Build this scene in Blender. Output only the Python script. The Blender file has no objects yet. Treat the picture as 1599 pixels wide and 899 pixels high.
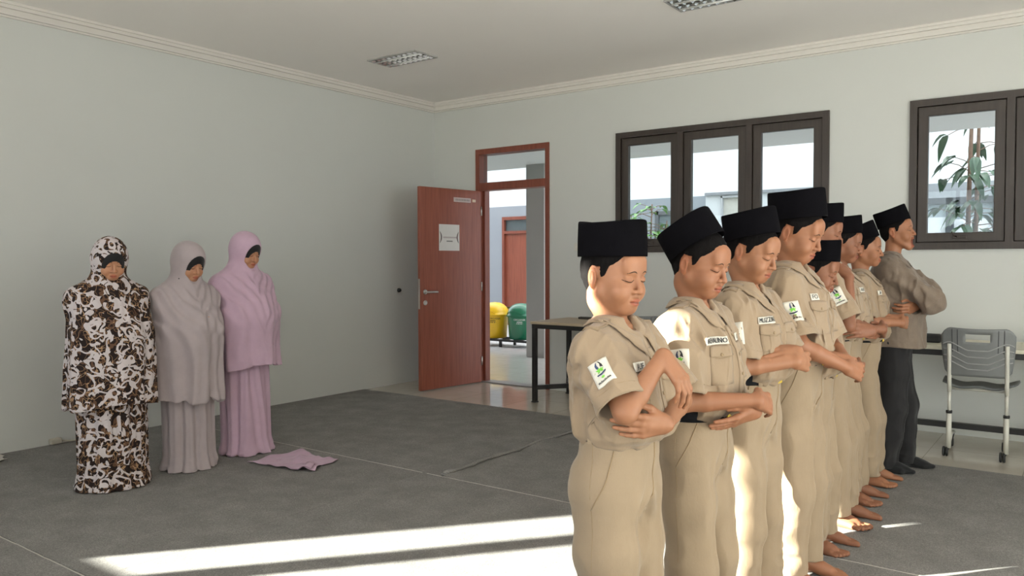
import bpy, bmesh, math, random, os
import numpy as np
from mathutils import Vector, Matrix
from mathutils.bvhtree import BVHTree

# ------------------------------------------------------------------ camera, sky, sun, lights, exposure
scene = bpy.context.scene
COL = scene.collection

cam_data = bpy.data.cameras.new('camera')
cam = bpy.data.objects.new('camera', cam_data)
COL.objects.link(cam)
cam_data.sensor_width = 36.0
cam_data.lens = 36.0 * 1241.8 / 1599.0
cam_data.clip_start = 0.05
YAW, PITCH, ROLL = 0.630133, 0.033268, -0.002789
_f = Vector((-math.sin(YAW) * math.cos(PITCH), math.cos(YAW) * math.cos(PITCH), -math.sin(PITCH)))
_r = Vector((math.cos(YAW), math.sin(YAW), 0))
_u = _r.cross(_f)
_r2 = _r * math.cos(ROLL) + _u * math.sin(ROLL)
_u2 = -_r * math.sin(ROLL) + _u * math.cos(ROLL)
_m = Matrix((_r2, _u2, -_f)).transposed().to_4x4()
_m.translation = (6.336, -7.129, 1.38)
cam.matrix_world = _m
scene.camera = cam

scene.view_settings.view_transform = 'Standard'
scene.view_settings.look = 'None'
scene.view_settings.gamma = 1.0
scene.view_settings.use_curve_mapping = False
scene.view_settings.exposure = -0.12
try:
    scene.cycles.use_denoising = True
    scene.cycles.max_bounces = 8
    scene.cycles.diffuse_bounces = 5
    scene.cycles.glossy_bounces = 4
    scene.cycles.transparent_max_bounces = 8
    scene.cycles.caustics_reflective = False
    scene.cycles.caustics_refractive = False
    scene.cycles.sample_clamp_indirect = 4.0
except Exception:
    pass

world = bpy.data.worlds.new('sky')
scene.world = world
world.use_nodes = True
_n = world.node_tree.nodes
_bg = _n['Background']
_bg.inputs[0].default_value = (0.88, 0.93, 1.0, 1)
_bg.inputs[1].default_value = 4.5

ROOM_X, ROOM_Y, ROOM_Z = 9.2, -8.3, 3.24        # the room spans x 0..9.2, y -8.3..0

sun_data = bpy.data.lights.new('sun', 'SUN')
sun_data.energy = 92.0
sun_data.angle = math.radians(0.6)
sun_data.color = (1.0, 0.93, 0.82)
sun = bpy.data.objects.new('sun', sun_data)
COL.objects.link(sun)
_sd = Vector((0.634, 0.773, -0.31)).normalized()
sun.rotation_euler = _sd.to_track_quat('-Z', 'Y').to_euler()
sun.location = (-4, -16, 9)

def area_light(name, loc, direction, sx, sy, power, color):
    d = bpy.data.lights.new(name, 'AREA')
    d.shape = 'RECTANGLE'
    d.size, d.size_y = sx, sy
    d.energy = power
    d.color = color
    o = bpy.data.objects.new(name, d)
    COL.objects.link(o)
    o.location = loc
    o.rotation_euler = Vector(direction).to_track_quat('-Z', 'Z').to_euler()
    return o
# fill lamps added inside the unseen windows to lift the room, standing in for daylight
area_light('daylight_fill_front', (6.2, -8.24, 1.75), (0, 1, 0.15), 5.2, 1.5, 20, (1.0, 0.975, 0.94))
area_light('daylight_fill_side', (9.12, -3.6, 1.75), (-1, 0, 0.15), 4.6, 1.5, 10, (0.97, 0.98, 1.0))
area_light('ceiling_fill_front', (6.2, -8.22, 1.3), (0, 0.55, 1), 5.2, 0.9, 125, (1.0, 0.95, 0.89))  # uplight added to brighten the ceiling from the front
area_light('ceiling_fill_side', (9.1, -3.6, 1.3), (-0.55, 0, 1), 4.6, 0.9, 80, (1.0, 0.96, 0.91))  # second added uplight, brightens the ceiling from the side
area_light('daylight_fill_left', (1.25, -8.24, 1.75), (0.1, 1, 0.10), 1.9, 1.0, 14, (1.0, 0.97, 0.93))

# ------------------------------------------------------------------ materials
MATS = {}
def _mat(name):
    m = bpy.data.materials.new(name)
    m.use_nodes = True
    nt = m.node_tree
    b = nt.nodes['Principled BSDF']
    return m, nt, b
def _noise(nt, scale, detail=4, rough=0.55, vec=None, stretch=None):
    tc = nt.nodes.new('ShaderNodeTexCoord')
    src = tc.outputs['Object']
    if stretch is not None:
        mp = nt.nodes.new('ShaderNodeMapping')
        mp.inputs['Scale'].default_value = stretch
        nt.links.new(src, mp.inputs['Vector'])
        src = mp.outputs['Vector']
    n = nt.nodes.new('ShaderNodeTexNoise')
    n.inputs['Scale'].default_value = scale
    n.inputs['Detail'].default_value = detail
    n.inputs['Roughness'].default_value = rough
    nt.links.new(src, n.inputs['Vector'])
    return n
def _ramp(nt, fac, stops):
    r = nt.nodes.new('ShaderNodeValToRGB')
    el = r.color_ramp.elements
    while len(el) < len(stops):
        el.new(0.5)
    for e, (p, c) in zip(el, stops):
        e.position = p
        e.color = (c[0], c[1], c[2], 1)
    nt.links.new(fac, r.inputs['Fac'])
    return r
def _bump(nt, b, height, strength, dist=0.01):
    bp = nt.nodes.new('ShaderNodeBump')
    bp.inputs['Strength'].default_value = strength
    bp.inputs['Distance'].default_value = dist
    nt.links.new(height, bp.inputs['Height'])
    nt.links.new(bp.outputs['Normal'], b.inputs['Normal'])
def _sc(c, k):
    return tuple(min(1.0, x * k) for x in c)

def plain(name, color, rough=0.6, metal=0.0, var=0.08, scale=12, bump=0.0, bscale=60, spec=0.5, stretch=None, sheen=0.0):
    """colour with a soft procedural variation and a fine bump"""
    if name in MATS:
        return MATS[name]
    m, nt, b = _mat(name)
    n = _noise(nt, scale, stretch=stretch)
    r = _ramp(nt, n.outputs['Fac'], [(0.25, _sc(color, 1 - var)), (0.75, _sc(color, 1 + var))])
    nt.links.new(r.outputs['Color'], b.inputs['Base Color'])
    b.inputs['Roughness'].default_value = rough
    b.inputs['Metallic'].default_value = metal
    b.inputs['Specular IOR Level'].default_value = spec
    if sheen:
        b.inputs['Sheen Weight'].default_value = sheen
        b.inputs['Sheen Roughness'].default_value = 0.5
    if bump:
        n2 = _noise(nt, bscale, 3)
        _bump(nt, b, n2.outputs['Fac'], bump)
    MATS[name] = m
    return m

def cloth(name, color, weave=900.0, var=0.06, rough=0.85, bump=0.22, sheen=0.15, wr=0.0):
    if name in MATS:
        return MATS[name]
    m, nt, b = _mat(name)
    n = _noise(nt, 14, 5)
    f = _noise(nt, weave * 0.35, 2, stretch=(1, 1, 3))
    mx = nt.nodes.new('ShaderNodeMath'); mx.operation = 'MULTIPLY_ADD'
    nt.links.new(f.outputs['Fac'], mx.inputs[0]); mx.inputs[1].default_value = 0.45
    nt.links.new(n.outputs['Fac'], mx.inputs[2])
    r = _ramp(nt, mx.outputs[0], [(0.4, _sc(color, 1 - var)), (1.0, _sc(color, 1 + var))])
    nt.links.new(r.outputs['Color'], b.inputs['Base Color'])
    b.inputs['Roughness'].default_value = rough
    b.inputs['Specular IOR Level'].default_value = 0.25
    b.inputs['Sheen Weight'].default_value = sheen
    w = _noise(nt, 26, 5, 0.6, stretch=(1.0, 1.0, 0.45))
    mw = nt.nodes.new('ShaderNodeMath'); mw.operation = 'MULTIPLY_ADD'
    nt.links.new(f.outputs['Fac'], mw.inputs[0]); mw.inputs[1].default_value = 0.12
    mm = nt.nodes.new('ShaderNodeMath'); mm.operation = 'MULTIPLY'; mm.inputs[1].default_value = 1.0 + wr
    nt.links.new(w.outputs['Fac'], mm.inputs[0])
    nt.links.new(mm.outputs[0], mw.inputs[2])
    _bump(nt, b, mw.outputs[0], bump, 0.012)
    MATS[name] = m
    return m

def mat_skin(name, color):
    """skin: base tone times the 'tint' attribute that holds lips, brows, lashes and nails"""
    if name in MATS:
        return MATS[name]
    m, nt, b = _mat(name)
    n = _noise(nt, 30, 4)
    r = _ramp(nt, n.outputs['Fac'], [(0.3, _sc(color, 0.95)), (0.75, _sc(color, 1.05))])
    at = nt.nodes.new('ShaderNodeAttribute'); at.attribute_name = 'tint'
    mx = nt.nodes.new('ShaderNodeMix'); mx.data_type = 'RGBA'; mx.blend_type = 'MULTIPLY'
    mx.inputs[0].default_value = 1.0
    nt.links.new(r.outputs['Color'], mx.inputs[6]); nt.links.new(at.outputs['Color'], mx.inputs[7])
    nt.links.new(mx.outputs[2], b.inputs['Base Color'])
    b.inputs['Roughness'].default_value = 0.52
    b.inputs['Specular IOR Level'].default_value = 0.35
    b.inputs['Subsurface Weight'].default_value = 0.12
    b.inputs['Subsurface Radius'].default_value = (0.012, 0.005, 0.003)
    b.inputs['Subsurface Scale'].default_value = 1.0
    n2 = _noise(nt, 420, 2)
    _bump(nt, b, n2.outputs['Fac'], 0.05, 0.002)
    MATS[name] = m
    return m

def mat_wood(name, c1, c2, rough=0.35, stretch=(14, 14, 0.7), scale=3.0):
    if name in MATS:
        return MATS[name]
    m, nt, b = _mat(name)
    n = _noise(nt, scale, 6, 0.65, stretch=stretch)
    r = _ramp(nt, n.outputs['Fac'], [(0.3, c1), (0.7, c2)])
    nt.links.new(r.outputs['Color'], b.inputs['Base Color'])
    b.inputs['Roughness'].default_value = rough
    _bump(nt, b, n.outputs['Fac'], 0.06)
    MATS[name] = m
    return m

def mat_tiles(name, color, grout, size=0.6, rough=0.07):
    m, nt, b = _mat(name)
    tc = nt.nodes.new('ShaderNodeTexCoord')
    br = nt.nodes.new('ShaderNodeTexBrick')
    br.offset = 0.0
    br.inputs['Color1'].default_value = (*color, 1)
    br.inputs['Color2'].default_value = (*_sc(color, 0.95), 1)
    br.inputs['Mortar'].default_value = (*grout, 1)
    br.inputs['Scale'].default_value = 1.0
    br.inputs['Mortar Size'].default_value = 0.003
    br.inputs['Brick Width'].default_value = size
    br.inputs['Row Height'].default_value = size
    nt.links.new(tc.outputs['Object'], br.inputs['Vector'])
    n = _noise(nt, 6, 6, 0.7)
    mx = nt.nodes.new('ShaderNodeMix'); mx.data_type = 'RGBA'; mx.blend_type = 'MULTIPLY'
    mx.inputs[0].default_value = 1.0
    r = _ramp(nt, n.outputs['Fac'], [(0.3, (0.9, 0.9, 0.89)), (0.7, (1, 1, 1))])
    nt.links.new(br.outputs['Color'], mx.inputs[6]); nt.links.new(r.outputs['Color'], mx.inputs[7])
    nt.links.new(mx.outputs[2], b.inputs['Base Color'])
    b.inputs['Roughness'].default_value = rough
    return m

def mat_glass(name, tint=(0.93, 0.97, 0.97)):
    if name in MATS:
        return MATS[name]
    m = bpy.data.materials.new(name); m.use_nodes = True
    nt = m.node_tree
    nt.nodes.remove(nt.nodes['Principled BSDF'])
    tr = nt.nodes.new('ShaderNodeBsdfTransparent'); tr.inputs[0].default_value = (*tint, 1)
    gl = nt.nodes.new('ShaderNodeBsdfGlossy'); gl.inputs['Roughness'].default_value = 0.01
    fr = nt.nodes.new('ShaderNodeFresnel'); fr.inputs[0].default_value = 1.35
    mx = nt.nodes.new('ShaderNodeMixShader')
    nt.links.new(fr.outputs[0], mx.inputs[0]); nt.links.new(tr.outputs[0], mx.inputs[1]); nt.links.new(gl.outputs[0], mx.inputs[2])
    nt.links.new(mx.outputs[0], nt.nodes['Material Output'].inputs[0])
    MATS[name] = m
    return m

def mat_carpet(name, color):
    m, nt, b = _mat(name)
    n1 = _noise(nt, 190, 4, 0.85)
    n2 = _noise(nt, 5, 5)
    mx = nt.nodes.new('ShaderNodeMath'); mx.operation = 'MULTIPLY_ADD'
    nt.links.new(n2.outputs['Fac'], mx.inputs[0]); mx.inputs[1].default_value = 0.22
    nt.links.new(n1.outputs['Fac'], mx.inputs[2])
    r = _ramp(nt, mx.outputs[0], [(0.36, _sc(color, 0.35)), (0.61, _sc(color, .93)), (0.86, _sc(color, 1.8))])
    nt.links.new(r.outputs['Color'], b.inputs['Base Color'])
    b.inputs['Roughness'].default_value = 0.95
    b.inputs['Specular IOR Level'].default_value = 0.1
    _bump(nt, b, n1.outputs['Fac'], 0.5, 0.004)
    return m

def mat_brush_print(name):
    """white brush strokes over brown and tan scribbles on black"""
    m, nt, b = _mat(name)
    def strokes(scale, off, width, dist, thin=None):
        tc = nt.nodes.new('ShaderNodeTexCoord')
        mp = nt.nodes.new('ShaderNodeMapping')
        mp.inputs['Location'].default_value = (off, off * 1.7, off * 0.3)
        mp.inputs['Scale'].default_value = (1.0, 1.0, 0.85)
        nt.links.new(tc.outputs['Object'], mp.inputs['Vector'])
        n = nt.nodes.new('ShaderNodeTexNoise')
        n.inputs['Scale'].default_value = scale; n.inputs['Detail'].default_value = 0.3
        n.inputs['Distortion'].default_value = dist
        nt.links.new(mp.outputs['Vector'], n.inputs['Vector'])
        s = nt.nodes.new('ShaderNodeMath'); s.operation = 'SUBTRACT'; s.inputs[1].default_value = 0.5
        nt.links.new(n.outputs['Fac'], s.inputs[0])
        a = nt.nodes.new('ShaderNodeMath'); a.operation = 'ABSOLUTE'
        nt.links.new(s.outputs[0], a.inputs[0])
        g = nt.nodes.new('ShaderNodeMath'); g.operation = 'LESS_THAN'; g.inputs[1].default_value = width
        nt.links.new(a.outputs[0], g.inputs[0])
        return g.outputs[0]
    def mix(fac, a, bcol):
        mx = nt.nodes.new('ShaderNodeMix'); mx.data_type = 'RGBA'
        nt.links.new(fac, mx.inputs[0])
        if isinstance(a, tuple): mx.inputs[6].default_value = (*a, 1)
        else: nt.links.new(a, mx.inputs[6])
        mx.inputs[7].default_value = (*bcol, 1)
        return mx.outputs[2]
    def rings(scale, off, r0, width, keep):
        tc = nt.nodes.new('ShaderNodeTexCoord')
        mp = nt.nodes.new('ShaderNodeMapping'); mp.inputs['Location'].default_value = (off, off * 1.3, off * .7)
        nt.links.new(tc.outputs['Object'], mp.inputs['Vector'])
        nz = nt.nodes.new('ShaderNodeTexNoise'); nz.inputs['Scale'].default_value = scale * .9; nz.inputs['Detail'].default_value = 1.0
        nt.links.new(mp.outputs['Vector'], nz.inputs['Vector'])
        wv = nt.nodes.new('ShaderNodeVectorMath'); wv.operation = 'SCALE'; wv.inputs['Scale'].default_value = 1.5 / scale
        nt.links.new(nz.outputs['Color'], wv.inputs[0])
        ad = nt.nodes.new('ShaderNodeVectorMath'); ad.operation = 'ADD'
        nt.links.new(mp.outputs['Vector'], ad.inputs[0]); nt.links.new(wv.outputs[0], ad.inputs[1])
        vo = nt.nodes.new('ShaderNodeTexVoronoi'); vo.inputs['Scale'].default_value = scale
        nt.links.new(ad.outputs[0], vo.inputs['Vector'])
        sb = nt.nodes.new('ShaderNodeMath'); sb.operation = 'SUBTRACT'; sb.inputs[1].default_value = r0
        nt.links.new(vo.outputs['Distance'], sb.inputs[0])
        ab = nt.nodes.new('ShaderNodeMath'); ab.operation = 'ABSOLUTE'; nt.links.new(sb.outputs[0], ab.inputs[0])
        lt = nt.nodes.new('ShaderNodeMath'); lt.operation = 'LESS_THAN'; lt.inputs[1].default_value = width
        nt.links.new(ab.outputs[0], lt.inputs[0])
        n2 = nt.nodes.new('ShaderNodeTexNoise'); n2.inputs['Scale'].default_value = scale * 1.6; n2.inputs['Detail'].default_value = 0
        nt.links.new(mp.outputs['Vector'], n2.inputs['Vector'])
        gt = nt.nodes.new('ShaderNodeMath'); gt.operation = 'GREATER_THAN'; gt.inputs[1].default_value = keep
        nt.links.new(n2.outputs['Fac'], gt.inputs[0])
        mu = nt.nodes.new('ShaderNodeMath'); mu.operation = 'MULTIPLY'
        nt.links.new(lt.outputs[0], mu.inputs[0]); nt.links.new(gt.outputs[0], mu.inputs[1])
        return mu.outputs[0]
    c = mix(strokes(17, 3.1, 0.040, 1.2), (0.018, 0.011, 0.010), (0.11, 0.058, 0.034))
    c = mix(strokes(26, 9.4, 0.020, 0.8), c, (0.34, 0.21, 0.12))
    c = mix(rings(9.0, 2.2, .38, .075, .44), c, (0.50, 0.44, 0.45))
    c = mix(rings(12.0, 5.7, .42, .085, .50), c, (0.53, 0.47, 0.48))
    c = mix(rings(10.5, 8.1, .52, .070, .47), c, (0.50, 0.45, 0.46))
    nt.links.new(c, b.inputs['Base Color'])
    b.inputs['Roughness'].default_value = 0.85
    b.inputs['Specular IOR Level'].default_value = 0.2
    return m

KHAKI = cloth('khaki_shirt_fabric', (0.275, 0.198, 0.130))
KHAKI_T = cloth('khaki_trouser_fabric', (0.285, 0.209, 0.137))
KHAKI_D = cloth('khaki_seam_fabric', (0.27, 0.19, 0.11))
M_VELVET = plain('black_velvet', (0.0035, 0.0032, 0.0042), 0.95, var=0.2, scale=50, spec=0.04)
M_HAIR = plain('black_hair', (0.0060, 0.0050, 0.0050), 0.8, var=0.5, scale=240, bump=0.12, bscale=420, stretch=(1, 1, 0.15), spec=0.06)
M_BROW = plain('soft_brow_hair', (0.045, 0.026, 0.018), 0.8, var=0.4, scale=300, spec=0.1)
M_LASH = plain('dark_lash_hair', (0.018, 0.011, 0.009), 0.8, var=0.3, scale=300, spec=0.1)
M_BELT = plain('black_belt_webbing', (0.007, 0.007, 0.009), 0.75, spec=0.15, bump=0.2, bscale=300)
M_BUCKLE = plain('yellow_brass_buckle', (0.72, 0.50, 0.05), 0.35, metal=0.35)
M_TAGW = plain('white_label_cloth', (0.66, 0.62, 0.54), 0.8, var=0.05)
M_INK = plain('black_ink', (0.012, 0.012, 0.014), 0.7)
M_BLUE = plain('navy_embroidery', (0.035, 0.05, 0.12), 0.7)
M_GREEN = plain('green_embroidery', (0.16, 0.50, 0.045), 0.7)
M_BLACKMETAL = plain('black_painted_steel', (0.012, 0.011, 0.011), 0.4)
M_STEEL = plain('brushed_steel', (0.55, 0.54, 0.52), 0.3, metal=0.9)
M_WHITEMETAL = plain('cream_painted_steel', (0.60, 0.585, 0.52), 0.4)
M_GREYPLASTIC = plain('grey_plastic', (0.17, 0.175, 0.175), 0.5)
M_RUBBER = plain('black_rubber', (0.012, 0.012, 0.012), 0.6)
M_DOOR = mat_wood('red_brown_door_laminate', (0.20, 0.052, 0.030), (0.30, 0.088, 0.052))
M_DOORFRAME = mat_wood('red_brown_door_frame', (0.17, 0.045, 0.027), (0.25, 0.07, 0.042))
M_WINFRAME = mat_wood('dark_brown_window_frame', (0.028, 0.020, 0.016), (0.046, 0.033, 0.027), 0.45)
M_TABLETOP = mat_wood('oak_table_top', (0.36, 0.28, 0.19), (0.46, 0.37, 0.26), 0.4, (0.8, 12, 12))
M_TABLECREAM = plain('cream_table_top', (0.66, 0.62, 0.50), 0.4)
M_WALL = plain('white_wall_paint', (0.60, 0.607, 0.582), 0.75, var=0.012, scale=1.5, bump=0.03, bscale=40, spec=0.25)
M_CEIL = plain('white_ceiling_paint', (0.88, 0.845, 0.81), 0.85, var=0.012, scale=1.5, spec=0.2)
M_TRIM = plain('cream_cornice_plaster', (0.70, 0.665, 0.62), 0.8, var=0.01)
M_GLASS = mat_glass('window_glass')
M_TILE = mat_tiles('cream_ceramic_floor_tiles', (0.58, 0.53, 0.46), (0.34, 0.31, 0.27))
M_TILE_OUT = mat_tiles('pale_ceramic_corridor_tiles', (0.60, 0.58, 0.55), (0.4, 0.38, 0.36), rough=0.12)
M_CARPET = mat_carpet('grey_felt_carpet', (0.218, 0.209, 0.200))
M_PRINT = mat_brush_print('brush_stroke_print_cloth')
M_GREYSHAWL = cloth('dusty_grey_mauve_cloth', (0.36, 0.305, 0.315))
M_LILAC = cloth('lilac_pink_cloth', (0.455, 0.315, 0.400))
M_BLACKSCARF = cloth('black_inner_scarf', (0.012, 0.011, 0.012))
M_BATIK = cloth('brown_grey_batik', (0.165, 0.125, 0.095), weave=300, var=0.22)
M_BLACKTROUSER = cloth('black_trouser_cloth', (0.013, 0.012, 0.013))
M_SOCK = cloth('black_sock_knit', (0.010, 0.010, 0.011))

# ------------------------------------------------------------------ object helpers
def tag(o, label=None, cat=None, group=None, kind=None):
    if label: o['label'] = label
    if cat: o['category'] = cat
    if group: o['group'] = group
    if kind: o['kind'] = kind
    return o
def link(name, me, parent=None, loc=None, rotz=None):
    o = bpy.data.objects.new(name, me)
    COL.objects.link(o)
    if parent is not None: o.parent = parent
    if loc is not None: o.location = loc
    if rotz is not None: o.rotation_euler = (0, 0, rotz)
    return o
def empty(name, loc, rotz=0.0):
    o = bpy.data.objects.new(name, None)
    o.empty_display_size = 0.1
    COL.objects.link(o)
    o.location = loc
    o.rotation_euler = (0, 0, rotz)
    return o
def copy_tree(o, parent=None):
    c = o.copy(); COL.objects.link(c)
    if parent is not None: c.parent = parent
    for ch in list(o.children):
        copy_tree(ch, c)
    return c

class MB:
    """collects shapes into one mesh"""
    def __init__(s):
        s.v = []; s.f = []; s.m = []; s.sm = []
    def add(s, verts, faces, mat=0, smooth=False):
        o = len(s.v)
        s.v += [tuple(float(c) for c in v) for v in verts]
        s.f += [tuple(o + i for i in f) for f in faces]
        s.m += [mat] * len(faces); s.sm += [smooth] * len(faces)
    def box(s, x0, x1, y0, y1, z0, z1, mat=0):
        x0, x1 = sorted((x0, x1)); y0, y1 = sorted((y0, y1)); z0, z1 = sorted((z0, z1))
        v = [(x, y, z) for z in (z0, z1) for y in (y0, y1) for x in (x0, x1)]
        s.add(v, [(0, 2, 3, 1), (4, 5, 7, 6), (0, 1, 5, 4), (2, 6, 7, 3), (0, 4, 6, 2), (1, 3, 7, 5)], mat)
    def bbox(s, x0, x1, y0, y1, z0, z1, r=0.004, mat=0):
        """box with chamfered edges"""
        x0, x1 = sorted((x0, x1)); y0, y1 = sorted((y0, y1)); z0, z1 = sorted((z0, z1))
        bm = bmesh.new()
        bmesh.ops.create_cube(bm, size=1.0)
        for v in bm.verts:
            v.co = Vector((x0 + (v.co.x + .5) * (x1 - x0), y0 + (v.co.y + .5) * (y1 - y0), z0 + (v.co.z + .5) * (z1 - z0)))
        r = min(r, 0.45 * min(x1 - x0, y1 - y0, z1 - z0))
        bmesh.ops.bevel(bm, geom=list(bm.edges), offset=r, segments=2, profile=0.5, affect='EDGES')
        bm.verts.index_update()
        s.add([v.co[:] for v in bm.verts], [[l.vert.index for l in f.loops] for f in bm.faces], mat)
        bm.free()
    def obox(s, c, ax, ay, az, mat=0):
        """oriented box: centre and three half-axis vectors"""
        c, ax, ay, az = Vector(c), Vector(ax), Vector(ay), Vector(az)
        v = [c + ax * i + ay * j + az * k for k in (-1, 1) for j in (-1, 1) for i in (-1, 1)]
        s.add(v, [(0, 2, 3, 1), (4, 5, 7, 6), (0, 1, 5, 4), (2, 6, 7, 3), (0, 4, 6, 2), (1, 3, 7, 5)], mat)
    def tube(s, pts, r, n=10, mat=0, caps=True, flat=1.0):
        pts = [Vector(p) for p in pts]
        rs = r if isinstance(r, (list, tuple)) else [r] * len(pts)
        rings = []
        up = None
        for i, p in enumerate(pts):
            t = (pts[min(i + 1, len(pts) - 1)] - pts[max(i - 1, 0)]).normalized()
            if up is None:
                a = Vector((0, 0, 1)) if abs(t.z) < 0.9 else Vector((1, 0, 0))
                up = (a - t * a.dot(t)).normalized()
            else:
                up = (up - t * up.dot(t)).normalized()
            w = t.cross(up)
            rings.append([p + (up * math.cos(2 * math.pi * k / n) * flat + w * math.sin(2 * math.pi * k / n)) * rs[i] for k in range(n)])
        v = [q for ring in rings for q in ring]
        f = []
        for i in range(len(pts) - 1):
            for k in range(n):
                f.append((i * n + k, i * n + (k + 1) % n, (i + 1) * n + (k + 1) % n, (i + 1) * n + k))
        if caps:
            f.append(tuple(reversed(range(n)))); f.append(tuple((len(pts) - 1) * n + k for k in range(n)))
        s.add(v, f, mat, True)
    def rings(s, rings, mat=0, closed_u=True, cap0=False, cap1=False, smooth=True):
        n = len(rings[0]); v = [q for r in rings for q in r]; f = []
        for i in range(len(rings) - 1):
            for k in range(n if closed_u else n - 1):
                f.append((i * n + k, i * n + (k + 1) % n, (i + 1) * n + (k + 1) % n, (i + 1) * n + k))
        if cap0: f.append(tuple(reversed(range(n))))
        if cap1: f.append(tuple((len(rings) - 1) * n + k for k in range(n)))
        s.add(v, f, mat, smooth)
    def lathe(s, profile, n=24, mat=0, center=(0, 0, 0)):
        cx, cy, cz = center
        rr = [[(cx + r * math.cos(2 * math.pi * k / n), cy + r * math.sin(2 * math.pi * k / n), cz + z) for k in range(n)] for r, z in profile]
        s.rings(rr, mat, cap0=True, cap1=True)
    def shell(s, P, N, t, mat=0, smooth=True):
        """closed slab over a point grid P[i][j], thickened by t along -N[i][j]"""
        P = np.asarray(P, float); N = np.asarray(N, float)
        a, b = P.shape[:2]
        Q = P - N * t
        v = list(P.reshape(-1, 3)) + list(Q.reshape(-1, 3)); o = a * b; f = []
        for i in range(a - 1):
            for j in range(b - 1):
                q = (i * b + j, (i + 1) * b + j, (i + 1) * b + j + 1, i * b + j + 1)
                f.append(q); f.append(tuple(o + k for k in reversed(q)))
        rim = [i * b for i in range(a)] + [(a - 1) * b + j for j in range(1, b)] + [i * b + b - 1 for i in range(a - 2, -1, -1)] + [j for j in range(b - 2, 0, -1)]
        for k in range(len(rim)):
            p, q = rim[k], rim[(k + 1) % len(rim)]
            f.append((q, p, o + p, o + q))
        s.add(v, f, mat, smooth)
    def mesh(s, name, mats):
        me = bpy.data.meshes.new(name)
        me.from_pydata(s.v, [], s.f)
        for m in (mats if isinstance(mats, (list, tuple)) else [mats]):
            me.materials.append(m)
        me.polygons.foreach_set('material_index', s.m)
        me.polygons.foreach_set('use_smooth', s.sm)
        me.update()
        bm = bmesh.new(); bm.from_mesh(me)
        bmesh.ops.recalc_face_normals(bm, faces=bm.faces)
        bm.to_mesh(me); bm.free()
        return me
    def build(s, name, mats, parent=None, loc=None, rotz=None):
        return link(name, s.mesh(name, mats), parent, loc, rotz)
def struct(o):
    o['kind'] = 'structure'
    return o

_text_cache = {}
def text_mesh(txt, bold=0.0):
    """triangles of a word, scaled to height 1, centred at 0: (verts Nx2, faces, width)"""
    if (txt, bold) in _text_cache:
        return _text_cache[(txt, bold)]
    cu = bpy.data.curves.new('lettering', 'FONT')
    cu.body = txt; cu.size = 1.0; cu.offset = bold; cu.resolution_u = 3
    o = bpy.data.objects.new('lettering', cu)
    COL.objects.link(o)
    dg = bpy.context.evaluated_depsgraph_get()
    me = bpy.data.meshes.new_from_object(o.evaluated_get(dg))
    v = np.array([p.co[:2] for p in me.vertices], float).reshape(-1, 2)
    f = [tuple(p.vertices) for p in me.polygons]
    bpy.data.objects.remove(o); bpy.data.curves.remove(cu); bpy.data.meshes.remove(me)
    lo, hi = v.min(0), v.max(0)
    H = hi[1] - lo[1]
    v = (v - (lo + hi) / 2) / H
    _text_cache[(txt, bold)] = (v, f, (hi[0] - lo[0]) / H)
    return _text_cache[(txt, bold)]
# ------------------------------------------------------------------ implicit surfaces for figures and cloth
F32 = np.float32
def vnoise(P, seed=0):
    P = P + F32(seed * 17.31)
    i = np.floor(P); f = P - i
    u = f * f * (3 - 2 * f)
    i = i.astype(np.int64)
    def h(dx, dy, dz):
        n = (i[..., 0] + dx) * 73856093 ^ (i[..., 1] + dy) * 19349663 ^ (i[..., 2] + dz) * 83492791
        n = (n ^ (n >> 13)) * 1274126177 & 0x7fffffff
        return ((n >> 8) & 0xffff).astype(F32) / 32767.5 - 1
    ux, uy, uz = u[..., 0], u[..., 1], u[..., 2]
    a = h(0,0,0) * (1-ux) + h(1,0,0) * ux; b = h(0,1,0) * (1-ux) + h(1,1,0) * ux
    c = h(0,0,1) * (1-ux) + h(1,0,1) * ux; d = h(0,1,1) * (1-ux) + h(1,1,1) * ux
    return (a * (1-uy) + b * uy) * (1-uz) + (c * (1-uy) + d * uy) * uz

def rot(pitch=0.0, yaw=0.0, roll=0.0):
    """pitch > 0 looks down, yaw > 0 turns left; degrees"""
    return np.array(Matrix.Rotation(math.radians(yaw), 3, 'Z') @ Matrix.Rotation(math.radians(pitch), 3, 'Y') @ Matrix.Rotation(math.radians(roll), 3, 'X'))
def unit(v):
    v = np.asarray(v, float); return v / max(1e-9, np.linalg.norm(v))
def spline_table(keys, n=96):
    """rows (z, a, b, ...) through a monotone-ish Catmull-Rom; returns the dense table"""
    k = np.asarray(keys, float); k = k[np.argsort(k[:, 0])]
    z = np.linspace(k[0, 0], k[-1, 0], n); out = [z]
    for c in range(1, k.shape[1]):
        y = k[:, c]; x = k[:, 0]
        m = np.zeros(len(x)); s = np.diff(y) / np.diff(x)
        m[0], m[-1] = s[0], s[-1]
        for i in range(1, len(x) - 1):
            m[i] = 0 if s[i-1] * s[i] <= 0 else 2 * s[i-1] * s[i] / (s[i-1] + s[i])
        j = np.clip(np.searchsorted(x, z, 'right') - 1, 0, len(x) - 2)
        hh = x[j+1] - x[j]; t = (z - x[j]) / hh
        out.append((2*t**3-3*t**2+1)*y[j] + (t**3-2*t**2+t)*hh*m[j] + (-2*t**3+3*t**2)*y[j+1] + (t**3-t**2)*hh*m[j+1])
    return np.array(out).T

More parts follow.
